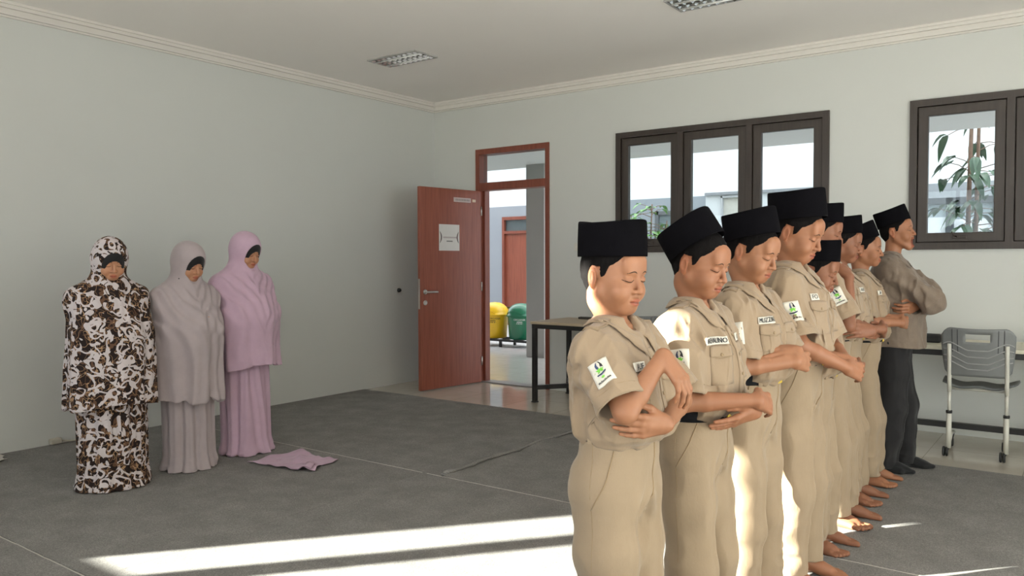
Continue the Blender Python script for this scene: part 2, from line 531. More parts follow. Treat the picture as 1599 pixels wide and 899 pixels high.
class Field:
    def __init__(s):
        s.pr = []; s.lo = np.array([9., 9, 9]); s.hi = -s.lo; s.R = None; s.T = None
    def frame(s, R=None, T=None):
        """following shapes are given in this local frame"""
        s.R = None if R is None else np.asarray(R, float); s.T = None if T is None else np.asarray(T, float)
        return s
    def W(s, p):
        p = np.asarray(p, float)
        return p if s.R is None else s.R @ p + s.T
    def _push(s, fn, op, k, c, r):
        if op == 'u':
            s.lo = np.minimum(s.lo, np.asarray(c) - r); s.hi = np.maximum(s.hi, np.asarray(c) + r)
        s.pr.append((fn, op, F32(k), np.asarray(c, F32), float(r)))
    def cone(s, a, b, ra, rb, k=0.01, op='u', flat=None, cut=None):
        a = s.W(a); b = s.W(b)
        fl = None
        if flat is not None:
            n = unit(flat[0] if s.R is None else s.R @ np.asarray(flat[0], float)); fl = (n.astype(F32), F32(flat[1] - 1), a.astype(F32))
        c = (a + b) / 2; R = np.linalg.norm(b - a) / 2 + max(ra, rb)
        A = a.astype(F32)
        def fn(P):
            Q = P - A
            ba = (b - a).astype(F32)
            if fl is not None:
                n, g, _ = fl
                Q = Q + (Q @ n)[..., None] * n * g
                ba = ba + n * (float(ba @ n) * g)
            t = np.clip((Q @ ba) / F32(max(1e-9, float(ba @ ba))), 0, 1)
            Q = Q - t[..., None] * ba
            d = np.sqrt((Q * Q).sum(-1)) - (F32(ra) + F32(rb - ra) * t)
            if fl is not None: d = d / (1 + 0.5 * fl[1]) if fl[1] > 0 else d
            if cut is not None:
                d = np.maximum(d, (P - cut[0].astype(F32)) @ cut[1].astype(F32))
            return d
        s._push(fn, op, k, c, R)
    def chain(s, pts, rs, k=0.01, op='u', flat=None):
        for i in range(len(pts) - 1):
            s.cone(pts[i], pts[i+1], rs[i], rs[i+1], k if i == 0 else min(k, 0.006), op, flat)
    def ell(s, c, r, k=0.01, op='u', R=None):
        Rm = np.eye(3) if R is None else np.asarray(R, float)
        if s.R is not None: Rm = s.R @ Rm
        c = s.W(c); r = np.asarray(r, float)
        Rf, cf, rf = Rm.astype(F32), c.astype(F32), r.astype(F32)
        def fn(P):
            q = (P - cf) @ Rf / rf
            k0 = np.sqrt((q * q).sum(-1)); q2 = q / rf
            k1 = np.sqrt((q2 * q2).sum(-1))
            return np.where(k0 < 1e-3, -rf.min(), k0 * (k0 - 1) / np.maximum(k1, 1e-6))
        s._push(fn, op, k, c, r.max())
    def loft(s, keys, k=0.01, op='u', pw=None):
        """keys: z, cx, cy, rx, ry (upright elliptic sections)"""
        T = spline_table(keys).astype(F32)
        z0, z1 = T[0, 0], T[-1, 0]
        c = np.array([T[:, 1].mean(), T[:, 2].mean(), (z0 + z1) / 2])
        R = math.hypot((z1 - z0) / 2, max(T[:, 3].max() + np.abs(T[:, 1] - c[0]).max(), T[:, 4].max() + np.abs(T[:, 2] - c[1]).max()))
        def fn(P):
            z = np.clip(P[..., 2], z0, z1)
            cx, cy, rx, ry = (np.interp(z, T[:, 0], T[:, i]).astype(F32) for i in (1, 2, 3, 4))
            x, y = P[..., 0] - cx, P[..., 1] - cy
            if pw is None:
                k0 = np.sqrt((x / rx) ** 2 + (y / ry) ** 2)
                k1 = np.sqrt((x / rx ** 2) ** 2 + (y / ry ** 2) ** 2)
                d = np.where(k0 < 1e-3, -np.minimum(rx, ry), k0 * (k0 - 1) / np.maximum(k1, 1e-6))
            else:
                k0 = ((np.abs(x) / rx) ** pw + (np.abs(y) / ry) ** pw) ** (1.0 / pw)
                d = (k0 - 1) * np.minimum(rx, ry)
            e = np.abs(P[..., 2] - z)
            return np.where(e > 0, np.sqrt(np.maximum(d, 0) ** 2 + e * e), np.maximum(d, np.maximum(z0 - P[..., 2], P[..., 2] - z1)))
        s._push(fn, op, k, c, R)
    def disp(s, fn, reach=0.02):
        s.pr.append((fn, 'd', F32(0), None, reach))
    def cut(s, fn):
        """keep where fn(P) <= 0"""
        s.pr.append((fn, 'c', F32(0), None, 0))
    def eval(s, P, C=None, rad=0.0):
        D = np.full(P.shape[:2], 1.0, F32)
        for fn, op, k, c, r in s.pr:
            if op == 'd':
                D -= fn(P)
                continue
            if op == 'c':
                D = np.maximum(D, fn(P)); continue
            if C is not None:
                sel = np.nonzero(((C - c) ** 2).sum(-1) < (r + rad + float(k) + 0.03) ** 2)[0]
                if len(sel) == 0: continue
                d = fn(P[sel]); a = D[sel]
            else:
                sel = slice(None); d = fn(P); a = D
            if op == 's': d = -d
            if k > 0:
                h = np.maximum(k - np.abs(a - d), 0) / k
                o = h * h * k * F32(0.25)
            else:
                o = 0
            D[sel] = (np.minimum(a, d) - o) if op == 'u' else (np.maximum(a, d) + o)
        return D
    def polygonise(s, h):
        lo = s.lo - 0.04; hi = s.hi + 0.04
        B = 8 * h
        n = np.ceil((hi - lo) / B).astype(int) + 1
        ii = np.stack(np.meshgrid(*[np.arange(k) for k in n], indexing='ij'), -1).reshape(-1, 3)
        C = (lo + (ii + 0.5) * B).astype(F32)
        d = s.eval(C[:, None, :], C, 0.06)[:, 0]
        ids = ii[np.abs(d) < B * 1.35 + 0.012]
        N = (n * 8 + 16).astype(np.int64)
        g = np.arange(9)
        off = np.stack(np.meshgrid(g, g, g, indexing='ij'), -1).reshape(-1, 3)
        corner = np.array([(i, j, k) for i in (0, 1) for j in (0, 1) for k in (0, 1)])
        edges = [(a, b) for a in range(8) for b in range(8) if a < b and bin(a ^ b).count('1') == 1]
        gid_all, pos_all, s_all = [], [], []
        for st in range(0, len(ids), 1500):
            blk = ids[st:st+1500]
            P = ((blk[:, None, :] * 8 + off[None]) * h + lo).astype(F32)
            Cc = (lo + (blk + 0.5) * B).astype(F32)
            D = s.eval(P, Cc, B * 0.87).reshape(-1, 9, 9, 9)
            vals = np.stack([D[:, i:8+i, j:8+j, k:8+k] for i, j, k in corner], -1)
            neg = vals < 0
            cnt = neg.sum(-1)
            w = np.nonzero((cnt > 0) & (cnt < 8))
            if len(w[0]) == 0: continue
            v = vals[w]; ng = neg[w]
            cell = np.stack(w[1:], -1)
            G = blk[w[0]] * 8 + cell
            acc = np.zeros((len(v), 3)); num = np.zeros(len(v))
            for a, b in edges:
                m = ng[:, a] != ng[:, b]
                t = v[m, a] / (v[m, a] - v[m, b])
                acc[m] += corner[a] + (corner[b] - corner[a]) * t[:, None]; num[m] += 1
            pos_all.append((G + acc / num[:, None]) * h + lo)
            gid_all.append((G[:, 0].astype(np.int64) * N[1] + G[:, 1]) * N[2] + G[:, 2])
            s_all.append(ng[:, [0, 4, 2, 1]])
        gid = np.concatenate(gid_all); pos = np.concatenate(pos_all); sg = np.concatenate(s_all)
        o = np.argsort(gid); gid, pos, sg = gid[o], pos[o], sg[o]
        def find(q):
            k = np.clip(np.searchsorted(gid, q), 0, len(gid) - 1)
            return np.where(gid[k] == q, k, -1)
        strides = (N[1] * N[2], N[2], np.int64(1))
        quads = []
        for ax in range(3):
            m = np.nonzero(sg[:, 0] != sg[:, ax + 1])[0]
            b, c = strides[(ax + 1) % 3], strides[(ax + 2) % 3]
            q = np.stack([m, find(gid[m] - b), find(gid[m] - b - c), find(gid[m] - c)], -1)
            fl = ~sg[m, 0]
            q[fl] = q[fl][:, ::-1]
            quads.append(q[(q >= 0).all(1)])
        return pos, np.concatenate(quads)
    def build(s, name, mats, h, parent=None, loc=None, rotz=None, colour=None, keep=None):
        V, Q = s.polygonise(h)
        if keep is not None:                       # keep only the largest connected surface
            pass
        me = bpy.data.meshes.new(name)
        me.vertices.add(len(V)); me.vertices.foreach_set('co', V.astype(F32).ravel())
        me.loops.add(len(Q) * 4); me.loops.foreach_set('vertex_index', Q.astype(np.int32).ravel())
        me.polygons.add(len(Q)); me.polygons.foreach_set('loop_start', np.arange(0, len(Q) * 4, 4, dtype=np.int32))
        me.polygons.foreach_set('use_smooth', np.ones(len(Q), bool))
        me.update(calc_edges=True)
        for m in (mats if isinstance(mats, (list, tuple)) else [mats]): me.materials.append(m)
        if colour is not None:
            at = me.color_attributes.new('tint', 'FLOAT_COLOR', 'POINT')
            c = np.ones((len(V), 4), F32); c[:, :3] = colour(V)
            at.data.foreach_set('color', c.ravel())
        ob = link(name, me, parent, loc, rotz)
        return ob, V, Q

class Surface:
    """ray lookups on a finished cloth mesh, for sewing things on to it"""
    def __init__(s, V, Q):
        s.t = BVHTree.FromPolygons(V.tolist(), Q.tolist())
    def hit(s, o, d):
        p, n, i, dist = s.t.ray_cast(Vector(o), Vector(d))
        if p is None:
            p, n, i, dist = s.t.find_nearest(Vector(o) + Vector(d) * 0.12)
        if n.dot(Vector(d)) > 0: n = -n
        return np.array(p), np.array(n)
    def patch(s, O, U, Vv, N, w, h, nu=8, nv=8, lift=0.002, smooth=2, slack=0.02):
        U, Vv, N = unit(U), unit(Vv), unit(N); O = np.asarray(O, float)
        P = np.zeros((nu, nv, 3)); M = np.zeros((nu, nv, 3))
        for i in range(nu):
            for j in range(nv):
                q = O + U * ((i / (nu - 1) - .5) * w) + Vv * ((j / (nv - 1) - .5) * h)
                P[i, j], M[i, j] = s.hit(q + N * 0.14, -N)
        hgt = (P - O) @ N
        med = np.median(hgt)
        hgt = np.clip(hgt, med - slack, med + min(slack, 0.02))
        P = np.array([[O + U * ((i / (nu - 1) - .5) * w) + Vv * ((j / (nv - 1) - .5) * h) for j in range(nv)] for i in range(nu)]) + hgt[..., None] * N
        for _ in range(smooth):
            K = np.pad(P, ((1, 1), (1, 1), (0, 0)), 'edge')
            S = (K[:-2, 1:-1] + K[2:, 1:-1] + K[1:-1, :-2] + K[1:-1, 2:] + 4 * P) / 8
            keepb = P.copy(); P = S
            P[0], P[-1], P[:, 0], P[:, -1] = keepb[0], keepb[-1], keepb[:, 0], keepb[:, -1]
        du = np.gradient(P, axis=0); dv = np.gradient(P, axis=1)
        M = np.cross(du, dv); M /= np.linalg.norm(M, axis=-1, keepdims=True) + 1e-9
        M *= np.sign((M @ N))[..., None]
        return P + M * lift, M
    def stroke(s, mb, pts, aim, r=0.0018, mat=0, n=12, lift=0.0):
        """a thin raised seam along a polyline, projected along 'aim' (one direction or one per point)"""
        pts = np.asarray(pts, float)
        d = np.concatenate([[0], np.cumsum(np.linalg.norm(np.diff(pts, axis=0), axis=1))])
        t = np.linspace(0, d[-1], n)
        q = np.stack([np.interp(t, d, pts[:, i]) for i in range(3)], -1)
        out = []
        for p in q:
            a = unit(aim(p) if callable(aim) else aim)
            hp, hn = s.hit(p - a * 0.14, a)
            out.append(hp + hn * lift)
        mb.tube(out, r, 6, mat)
def grid_at(P, M, u, v, lift):
    a, b = P.shape[:2]
    x = min(max(u, 0), 1) * (a - 1); y = min(max(v, 0), 1) * (b - 1)
    i = min(int(x), a - 2); j = min(int(y), b - 2); x -= i; y -= j
    w = [(1-x)*(1-y), x*(1-y), (1-x)*y, x*y]
    p = P[i, j]*w[0] + P[i+1, j]*w[1] + P[i, j+1]*w[2] + P[i+1, j+1]*w[3]
    n = M[i, j]*w[0] + M[i+1, j]*w[1] + M[i, j+1]*w[2] + M[i+1, j+1]*w[3]
    return p + n * lift
def decal(mb, P, M, poly, mat, lift=0.0020):
    """a printed outline (in 0..1 patch coordinates), fanned from its centre"""
    c = np.mean(poly, axis=0)
    v = [grid_at(P, M, c[0], c[1], lift)] + [grid_at(P, M, q[0], q[1], lift) for q in poly]
    n = len(poly)
    mb.add(v, [(0, 1 + k, 1 + (k + 1) % n) for k in range(n)], mat, True)
def decal_text(mb, P, M, txt, cu, cv, hu, hv, mat, lift=0.0020, bold=0.012):
    """word centred at (cu, cv), height hv and width hu in patch coordinates"""
    v, f, w = text_mesh(txt, bold)
    q = [grid_at(P, M, cu + a / w * hu, cv + b * hv, lift) for a, b in v]
    mb.add(q, f, mat, True)
# ------------------------------------------------------------------ people
def add_head(F, R, T, g, mouth=0.0, nose=1.0, fat=1.0):
    """head in its own frame: x forward, z up, eyes at z = 0; R, T place it, g scales it"""
    F.frame(R * g, T)
    dz = mouth * 1.15
    def ell(c, r, k, op='u', Rm=None): F.ell(c, np.asarray(r) * g, k * g, op, None if Rm is None else Rm)
    # Field.ell multiplies its rotation by the frame, so undo the scale there
    def E(c, r, k, op='u', Rm=None):
        keep = F.R; cw = F.W(c)
        F.frame(None, None)
        F.ell(cw, np.asarray(r) * g, k * g, op, R @ (np.eye(3) if Rm is None else Rm))
        F.frame(keep, T)
    def Cn(a, b, ra, rb, k, op='u'): F.cone(a, b, ra * g, rb * g, k * g, op)
    E((-.014, 0, .030), (.093, .074, .084), .02)
    E((.020, 0, -.034), (.063, .057 * fat, .070), .035)
    for s in (-1, 1):
        Cn((-.002, s*.050*fat, -.052), (.058, s*.019, -.086 - dz), .021, .0155, .022)
        E((.054, s*.0395*fat, -.042), (.030, .0275, .032), .022)
    Cn((.064 - dz*.25, -.009, -.0895 - dz), (.064 - dz*.25, .009, -.0895 - dz), .0145, .0145, .02)
    E((.053, 0, -.070 - dz*.6), (.037, .026, .024 + dz*.4), .02)
    Cn((.072, -.030, .019), (.072, .030, .019), .0125, .0125, .016)
    E((.066, 0, .045), (.020, .050, .030), .02)
    for s in (-1, 1):
        E((.094, s*.032, -.002), (.014, .017, .011), .012, 's')
        E((.0715, s*.0315, -.003), (.0135, .0165, .0115), .004)
    Cn((.080, 0, .008), (.094 + .004*nose, 0, -.029), .0065, .0085, .008)
    E((.096 + .003*nose, 0, -.0350), (.0105, .0105, .0085), .006)
    for s in (-1, 1):
        E((.0875, s*.0140, -.0370), (.0095, .0072, .0072), .006)
        E((.092, s*.0065, -.0450), (.0035, .0030, .0035), .003, 's')
    if mouth > 0:
        E((.092, 0, -.070 - mouth*.45), (.040, .0185, mouth), .006, 's')
        E((.083, 0, -.059), (.0100, .022, .0058), .005)
        E((.0785, 0, -.076 - mouth*1.5), (.0110, .017, .0062), .006)
    else:
        E((.0860, 0, -.0610), (.0100, .0190, .0062), .006)
        E((.0845, 0, -.0724), (.0105, .0165, .0072), .006)
        Cn((.0962, -.012, -.0668), (.0962, .012, -.0668), .0016, .0016, .003, 's')
        for s in (-1, 1):
            Cn((.0952, s*.011, -.0668), (.084, s*.0210, -.0684), .0016, .0010, .003, 's')
    for s in (-1, 1):
        Re = rot(0, s * 15) @ rot(-14)
        E((-.022, s*.0735, -.014), (.0175, .0080, .0300), .006, 'u', Re)
        E((-.0175, s*.0810, -.011), (.0095, .0045, .0175), .004, 's', Re)
        E((-.016, s*.0715, -.038), (.0080, .0060, .0085), .005)
    F.frame()

def hand_points(wrist, d, n, side, g, curl, thumb=0.4, spread=1.0):
    """skeleton of a hand: d along it, n out of the palm, side +1 left / -1 right"""
    d = unit(d); n = unit(np.asarray(n, float) - d * np.dot(n, d))
    t = np.cross(n, d) * side                       # towards the thumb
    W = np.asarray(wrist, float)
    out = {'palm': [], 'fingers': [], 'thumb': None, 'd': d, 'n': n, 't': t}
    ys = (.0275, .0095, -.0085, -.0255)
    kx = (.078, .081, .077, .070)
    ln = ((.034, .022, .018), (.038, .025, .019), (.035, .023, .018), (.027, .018, .016))
    for q in range(4):
        k = W + (d * kx[q] + t * ys[q]) * g
        out['palm'].append((W + (d * .008 + t * ys[q] * .62) * g, k))
        a = 0.0; p = k; fd = unit(d + t * ys[q] * 2.2 * spread); pts = [p]
        for m in range(3):
            a += curl[q][m] if isinstance(curl[0], (list, tuple)) else curl[m]
            dv = fd * math.cos(a) + n * math.sin(a)
            p = p + dv * ln[q][m] * g; pts.append(p)
        out['fingers'].append((pts, unit(-n * math.cos(a) + fd * math.sin(a))))
    b = W + (d * .018 + t * .020 + n * .006) * g
    c = b + (d * .030 + t * (.012 + .022 * thumb) + n * .010) * g
    e = c + (d * .027 + t * (.016 * thumb) + n * .006) * g
    f = e + (d * .020 - t * .002 + n * .006) * g
    out['thumb'] = [b, c, e, f]
    return out
def add_hand(F, H, g):
    for (a, b) in H['palm']:
        F.cone(a, b, .0125 * g, .0098 * g, .012 * g)
    W = (H['palm'][0][0] + H['palm'][3][0]) / 2; K = (H['palm'][0][1] + H['palm'][3][1]) / 2
    F.cone(W, W * .25 + K * .75, .015 * g, .0125 * g, .014 * g)
    rad = ((.0088, .0078, .0070, .0056), (.0090, .0080, .0071, .0057), (.0086, .0076, .0068, .0055), (.0077, .0068, .0061, .0050))
    for q, (pts, _) in enumerate(H['fingers']):
        for m in range(3):
            F.cone(pts[m], pts[m+1], rad[q][m] * g, rad[q][m+1] * g, (.007 if m == 0 else .003) * g)
    b, c, e, f = H['thumb']
    F.cone(b, c, .0135 * g, .0108 * g, .012 * g); F.cone(c, e, .0105 * g, .0090 * g, .005 * g); F.cone(e, f, .0090 * g, .0066 * g, .003 * g)

def add_foot(F, ax, ay, side, s, inflate=0.0, toes=True):
    """bare foot under the ankle at (ax, ay); side +1 left / -1 right"""
    a = math.radians(9) * side
    R = np.array(Matrix.Rotation(a, 3, 'Z'))
    F.frame(R * s, np.array([ax, ay, 0.0]))
    i = inflate / s
    def Cn(p, q, ra, rb, k, flat=None): F.cone(p, q, (ra + i) * s, (rb + i) * s, k * s, 'u', flat)
    m = -side                                      # towards the inner edge
    Cn((-.010, 0, .12), (-.008, 0, .060), .032, .031, .02)
    Cn((-.045, 0, .031), (-.030, 0, .034), .031, .033, .02)
    Cn((-.020, m*.006, .050), (.085, m*.018, .022), .034, .019, .025)
    Cn((-.030, -m*.012, .028), (.084, -m*.026, .016), .026, .017, .025)
    Cn((.060, m*.006, .026), (.100, m*.010, .016), .026, .017, .02)
    if toes:
        for (x0, y0, x1, y1, r) in ((.098, .027, .146, .033, .0142), (.104, .009, .147, .012, .0108), (.101, -.0085, .139, -.0075, .0102), (.095, -.024, .129, -.024, .0098), (.086, -.037, .115, -.039, .0094)):
            Cn((x0, m*y0, .0150), (x1, m*y1, .0110), r, r * .92, .004)
    else:
        Cn((.09, m*.012, .018), (.135, m*.010, .014), .028, .016, .02, ((0, 0, 1), 1.5))
    F.frame()

def make_person(label, x, y, yaw, h, skin, head=(15, 0, 0), headscale=.985, lean=0.0,
                RA=None, LA=None, RH=None, LH=None, mouth=0.0, nose=1.0, fat=1.0, res=0.0032, toes=True, group=None, feet=True, socks=False, feetx=0.03, pbase=None):
    s = h / 1.45
    L = lambda *p: np.array(p, float) * s
    P = {'s': s}
    F = Field()
    F.loft([(.66*s, .005*s, 0, .07*s, .11*s), (.74*s, 0, 0, .088*s, .135*s), (.86*s, .008*s, 0, .082*s, .125*s), (.95*s, .008*s, 0, .085*s, .128*s),
            (1.06*s, .0, 0, .088*s, .14*s), (1.13*s, -.006*s, 0, .078*s, .135*s), (1.18*s, -.012*s, 0, .055*s, .10*s), (1.21*s, -.012*s, 0, .045*s, .05*s)], .02)
    N = L(.012, 0, 1.288) + np.array([lean, 0, 0])
    Rh = rot(*head); g = headscale
    T = N + Rh @ (np.array([.020, 0, .080]) * g)
    P.update(Rh=Rh, T=T, g=g, N=N)
    F.cone(L(-.014, 0, 1.17), N + Rh @ (np.array([0, 0, .03]) * g), .050*s, .043*g, .03)
    F.cone(N + Rh @ (np.array([-.012, 0, .0]) * g), N + Rh @ (np.array([-.014, 0, .06]) * g), .045*g, .050*g, .025)
    add_head(F, Rh, T, g, mouth, nose, fat)
    hands = {}
    for side, A, HH in ((-1, RA, RH), (1, LA, LH)):
        S = L(-.002, side*.140, 1.148)
        E, Wr = np.asarray(A[0], float), np.asarray(A[1], float)
        P[side] = (S, E, Wr)
        F.cone(L(-.01, side*.07, 1.17), S, .045*s, .048*s, .04)
        F.chain([S, S*.6 + E*.4, E], [.042*s, .036*s, .0295*s], .03)
        M1 = E*.70 + Wr*.30
        F.chain([E, M1, Wr], [.0300*s, .0320*s, .0205*s], .02)
        Hp = hand_points(Wr, HH[0], HH[1], side, 1.02*s, HH[2], *(HH[3:] if len(HH) > 3 else ()))
        hands[side] = Hp
        F.cone(Wr, Wr + unit(HH[0]) * .02, .0205*s, .019*s, .012)
        add_hand(F, Hp, 1.02*s)
    for side in (-1, 1):
        fx = feetx + (0.012 * side if not socks else 0.05 * side)
        F.chain([L(0, side*.072, .74), L(.012, side*.080, .41), L(.004, side*.083, .27) + np.array([fx*.4, 0, 0]), np.array([fx - .01, side*.085*s, .10*s])], [.078*s, .052*s, .050*s, .033*s], .03)
        add_foot(F, fx, side*.085*s, side, s, 0.0, toes)
        P['foot%d' % side] = (fx, side*.085*s)
    def flat(Q): return -Q[..., 2] + F32(0.0015)
    F.cut(flat)
    nails = [(f[0][3] * .72 + f[0][2] * .28 + f[1] * .0055*s, f[1]) for Hp in hands.values() for f in Hp['fingers']]
    def colour(V):
        c = np.ones((len(V), 3))
        q = (V - T) @ Rh / g
        near = np.abs(q).max(1) < 0.16
        lip = near & (q[:, 0] > .072)
        zz = q[:, 2]; yy = np.abs(q[:, 1])
        if mouth > 0:
            rim = lip & (yy < .024) & (zz < -.052) & (zz > -.083 - mouth*1.5)
            c[rim] = (.86, .60, .60)
            inner = near & (yy < .016) & (np.abs(zz + .070 + mouth*.45) < mouth*.96) & (q[:, 0] < .076) & (q[:, 0] > .04)
            c[inner] = (.35, .10, .10)
        else:
            e = ((yy / .0205) ** 2 + ((zz + .0667) / .0112) ** 2)
            w = np.clip((1.25 - e) / .5, 0, 1) * lip
            c = c * (1 - w[:, None]) + np.array((.92, .60, .62)) * w[:, None]
            seam = lip & (np.abs(zz + .0668 + .8*yy**2*60*.02) < .0020) & (yy < .021)
            c[seam] *= (.55, .45, .45)
        nos = near & (q[:, 0] > .08) & (q[:, 0] > .0865) & (np.abs(zz + .0445) < .0026) & (np.abs(yy - .0065) < .0032)
        c[nos] *= .55
        ear = near & (np.abs(q[:, 0] + .008) < .03) & (yy > .072)
        c[ear] *= (1.04, .90, .86)
        for p, nn in nails:
            m = ((V - p) ** 2).sum(1) < (.0062*s) ** 2
            c[m] *= (1.22, 1.18, 1.16)
        return c
    ob, V, Q = F.build('person', skin, res, None, (x, y, 0.0085), math.radians(yaw), colour)
    tag(ob, label, 'person', group)
    P['ob'] = ob; P['hands'] = hands
    # brows and lashes lie on the face
    q = (V - T) @ Rh / g
    sel = (q[:, 0] > .03) & (np.abs(q[:, 1]) < .075) & (np.abs(q[:, 2]) < .06)
    fq = Q[sel[Q].all(1)]
    SF = Surface(V, fq)
    def onface(pts, r, mbx, flatn=1.0, lift=0.0):
        out = []
        for p in pts:
            o = T + Rh @ (np.array([.16, p[0], p[1]]) * g); dr = Rh @ np.array([-1., 0, 0])
            hp, hn = SF.hit(o, dr)
            out.append(hp + hn * lift)
        mbx.tube(out, [k * g for k in r], 6)
    for sd in (-1, 1):
        mb = MB()
        onface([(sd*(.013 + .034*t), .0165 + .0065*math.sin(math.pi*min(1, t*1.05)**.8) - .003*t) for t in np.linspace(0, 1, 9)], [.0010, .0017, .0020, .0020, .0019, .0018, .0015, .0012, .0007], mb, lift=-.0006)
        mb.build('eyebrow', M_BROW, ob)
        mb = MB()
        onface([(sd*(.0315 + .0180*u), -.0088 + .0048*u*u - .0008*u) for u in np.linspace(-1, 1, 9)], [.0005, .0009, .0012, .0013, .0013, .0013, .0013, .0012, .0006], mb, lift=.0002)
        mb.build('eyelash', M_LASH, ob)
    return P

def add_hair(P, res=0.0036):
    Rh, T, g = P['Rh'], P['T'], P['g']
    F = Field()
    F.ell(T + Rh @ (np.array([-.0145, 0, .031]) * g), np.array([.0975, .0785, .088]) * g, 0.0, 'u', Rh)
    F.cone(T + Rh @ (np.array([-.052, 0, -.015]) * g), T + Rh @ (np.array([-.040, 0, -.048]) * g), .052*g, .045*g, .03)
    def line(Q):
        q = (Q - T.astype(F32)) @ Rh.astype(F32) / F32(g)
        x = q[..., 0]
        zm = np.interp(x, [-.12, -.060, -.048, -.040, -.032, .000, .004, .018, .028, .052, .075, .1], [-.078, -.076, -.056, -.015, .020, .022, -.012, -.002, .028, .050, .064, .072]).astype(F32)
        n = vnoise(q * 160, 3) * F32(.003)
        return (zm + n - q[..., 2]) * F32(g)
    def dsp(Q):
        q = (Q - T.astype(F32)) @ Rh.astype(F32)
        return vnoise(q * np.array([260, 260, 60], F32), 9) * F32(.0014)
    F.disp(dsp)
    F.cut(line)
    F.build('hair', M_HAIR, res, P['ob'])

def add_cap(P, pitch=0.0, yaw=0.0, tall=.108, rx=.1045, ry=.090, roll=0.0):
    """stiff oval velvet cap; pitch is its own tilt in the body's frame"""
    g = P['g']; Rc = rot(pitch, yaw, roll)
    c = P['T'] + P['Rh'] @ (np.array([-.013, 0, .030]) * g)
    mb = MB(); n = 64
    prof = [(.93, .030), (.985, .008), (1.0, .006), (1.004, .010), (1.0, tall*.5), (.985, tall - .008), (.975, tall - .002), (.955, tall), (.935, tall - .002), (.90, tall - .008), (.6, tall - .012), (.25, tall - .006)]
    rings = []
    for k, z in prof:
        ring = []
        for i in range(n):
            a = 2 * math.pi * i / n
            ex = abs(math.cos(a)) ** .92 * (1 if math.cos(a) > 0 else -1); ey = abs(math.sin(a)) ** .98 * (1 if math.sin(a) > 0 else -1)
            dip = .004 * math.cos(2 * a) * (z / tall)
            q = np.array([rx * k * ex, ry * k * ey, .012 + z + dip]) * g
            ring.append(c + Rc @ q)
        rings.append(ring)
    mb.rings(rings, cap1=True)
    return mb.build('cap', M_VELVET, P['ob'])

def fold_noise(seed, sx=14, sz=4.2, a=.0115, b=.0050):
    def f(Q):
        Q = Q + F32(.05) * vnoise(Q * F32(5), seed + 20)[..., None]
        n = vnoise(Q * np.array([sx, sx, sz], F32), seed)
        n2 = vnoise(Q * np.array([sx*2.3, sx*2.3, sz*2.1], F32), seed + 5)
        return (F32(a) * (1 - 2.2 * np.abs(n)) + F32(b) * (1 - 2 * np.abs(n2)))
    return f

def push_out(S, P, gap):
    for idx in np.ndindex(P.shape[:2]):
        p, n, i, d = S.t.find_nearest(Vector(P[idx]))
        v = Vector(P[idx]) - p
        if n.dot(v) < gap:
            P[idx] = np.array(p + n * gap)
    return P
def grid_normals(P, ref):
    M = np.cross(np.gradient(P, axis=0), np.gradient(P, axis=1))
    M /= np.linalg.norm(M, axis=-1, keepdims=True) + 1e-9
    s = np.sign((M * (P - ref)).sum(-1)); s[s == 0] = 1
    return M * s[..., None]

PATCH_MATS = [M_TAGW, M_BLUE, M_GREEN, M_INK]
def emblem(mb, G, M):
    """sleeve badge: two dark wings over a green star-leaf on an open book, a line of lettering below"""
    d = lambda poly, m: decal(mb, G, M, poly, m)
    d([(.34, .80), (.40, .90), (.46, .93), (.43, .82), (.47, .68), (.40, .64), (.35, .70)], 1)
    d([(.66, .80), (.60, .90), (.50, .95), (.58, .84), (.54, .72), (.62, .70), (.70, .66)], 3)
    for a, l in ((20, .22), (62, .17), (118, .17), (160, .24), (215, .2), (325, .2)):
        c, s_ = math.cos(math.radians(a)), math.sin(math.radians(a)); w = .055
        d([(.5, .57), (.5 + c*l*.5 - s_*w, .57 + (s_*l*.5 + c*w)*.7), (.5 + c*l, .57 + s_*l*.75), (.5 + c*l*.5 + s_*w, .57 + (s_*l*.5 - c*w)*.7)], 2)
    d([(.26, .47), (.40, .44), (.50, .41), (.60, .44), (.76, .50), (.74, .44), (.60, .38), (.50, .355), (.40, .38), (.28, .41)], 1)
    d([(.42, .27), (.50, .32), (.60, .30), (.58, .25), (.50, .23)], 2)
    for k in range(12):
        x = .16 + k * .058
        d([(x, .115), (x + .040, .115), (x + .040, .185 - .02 * (k % 3)), (x, .17 + .015 * (k % 2))], 3)

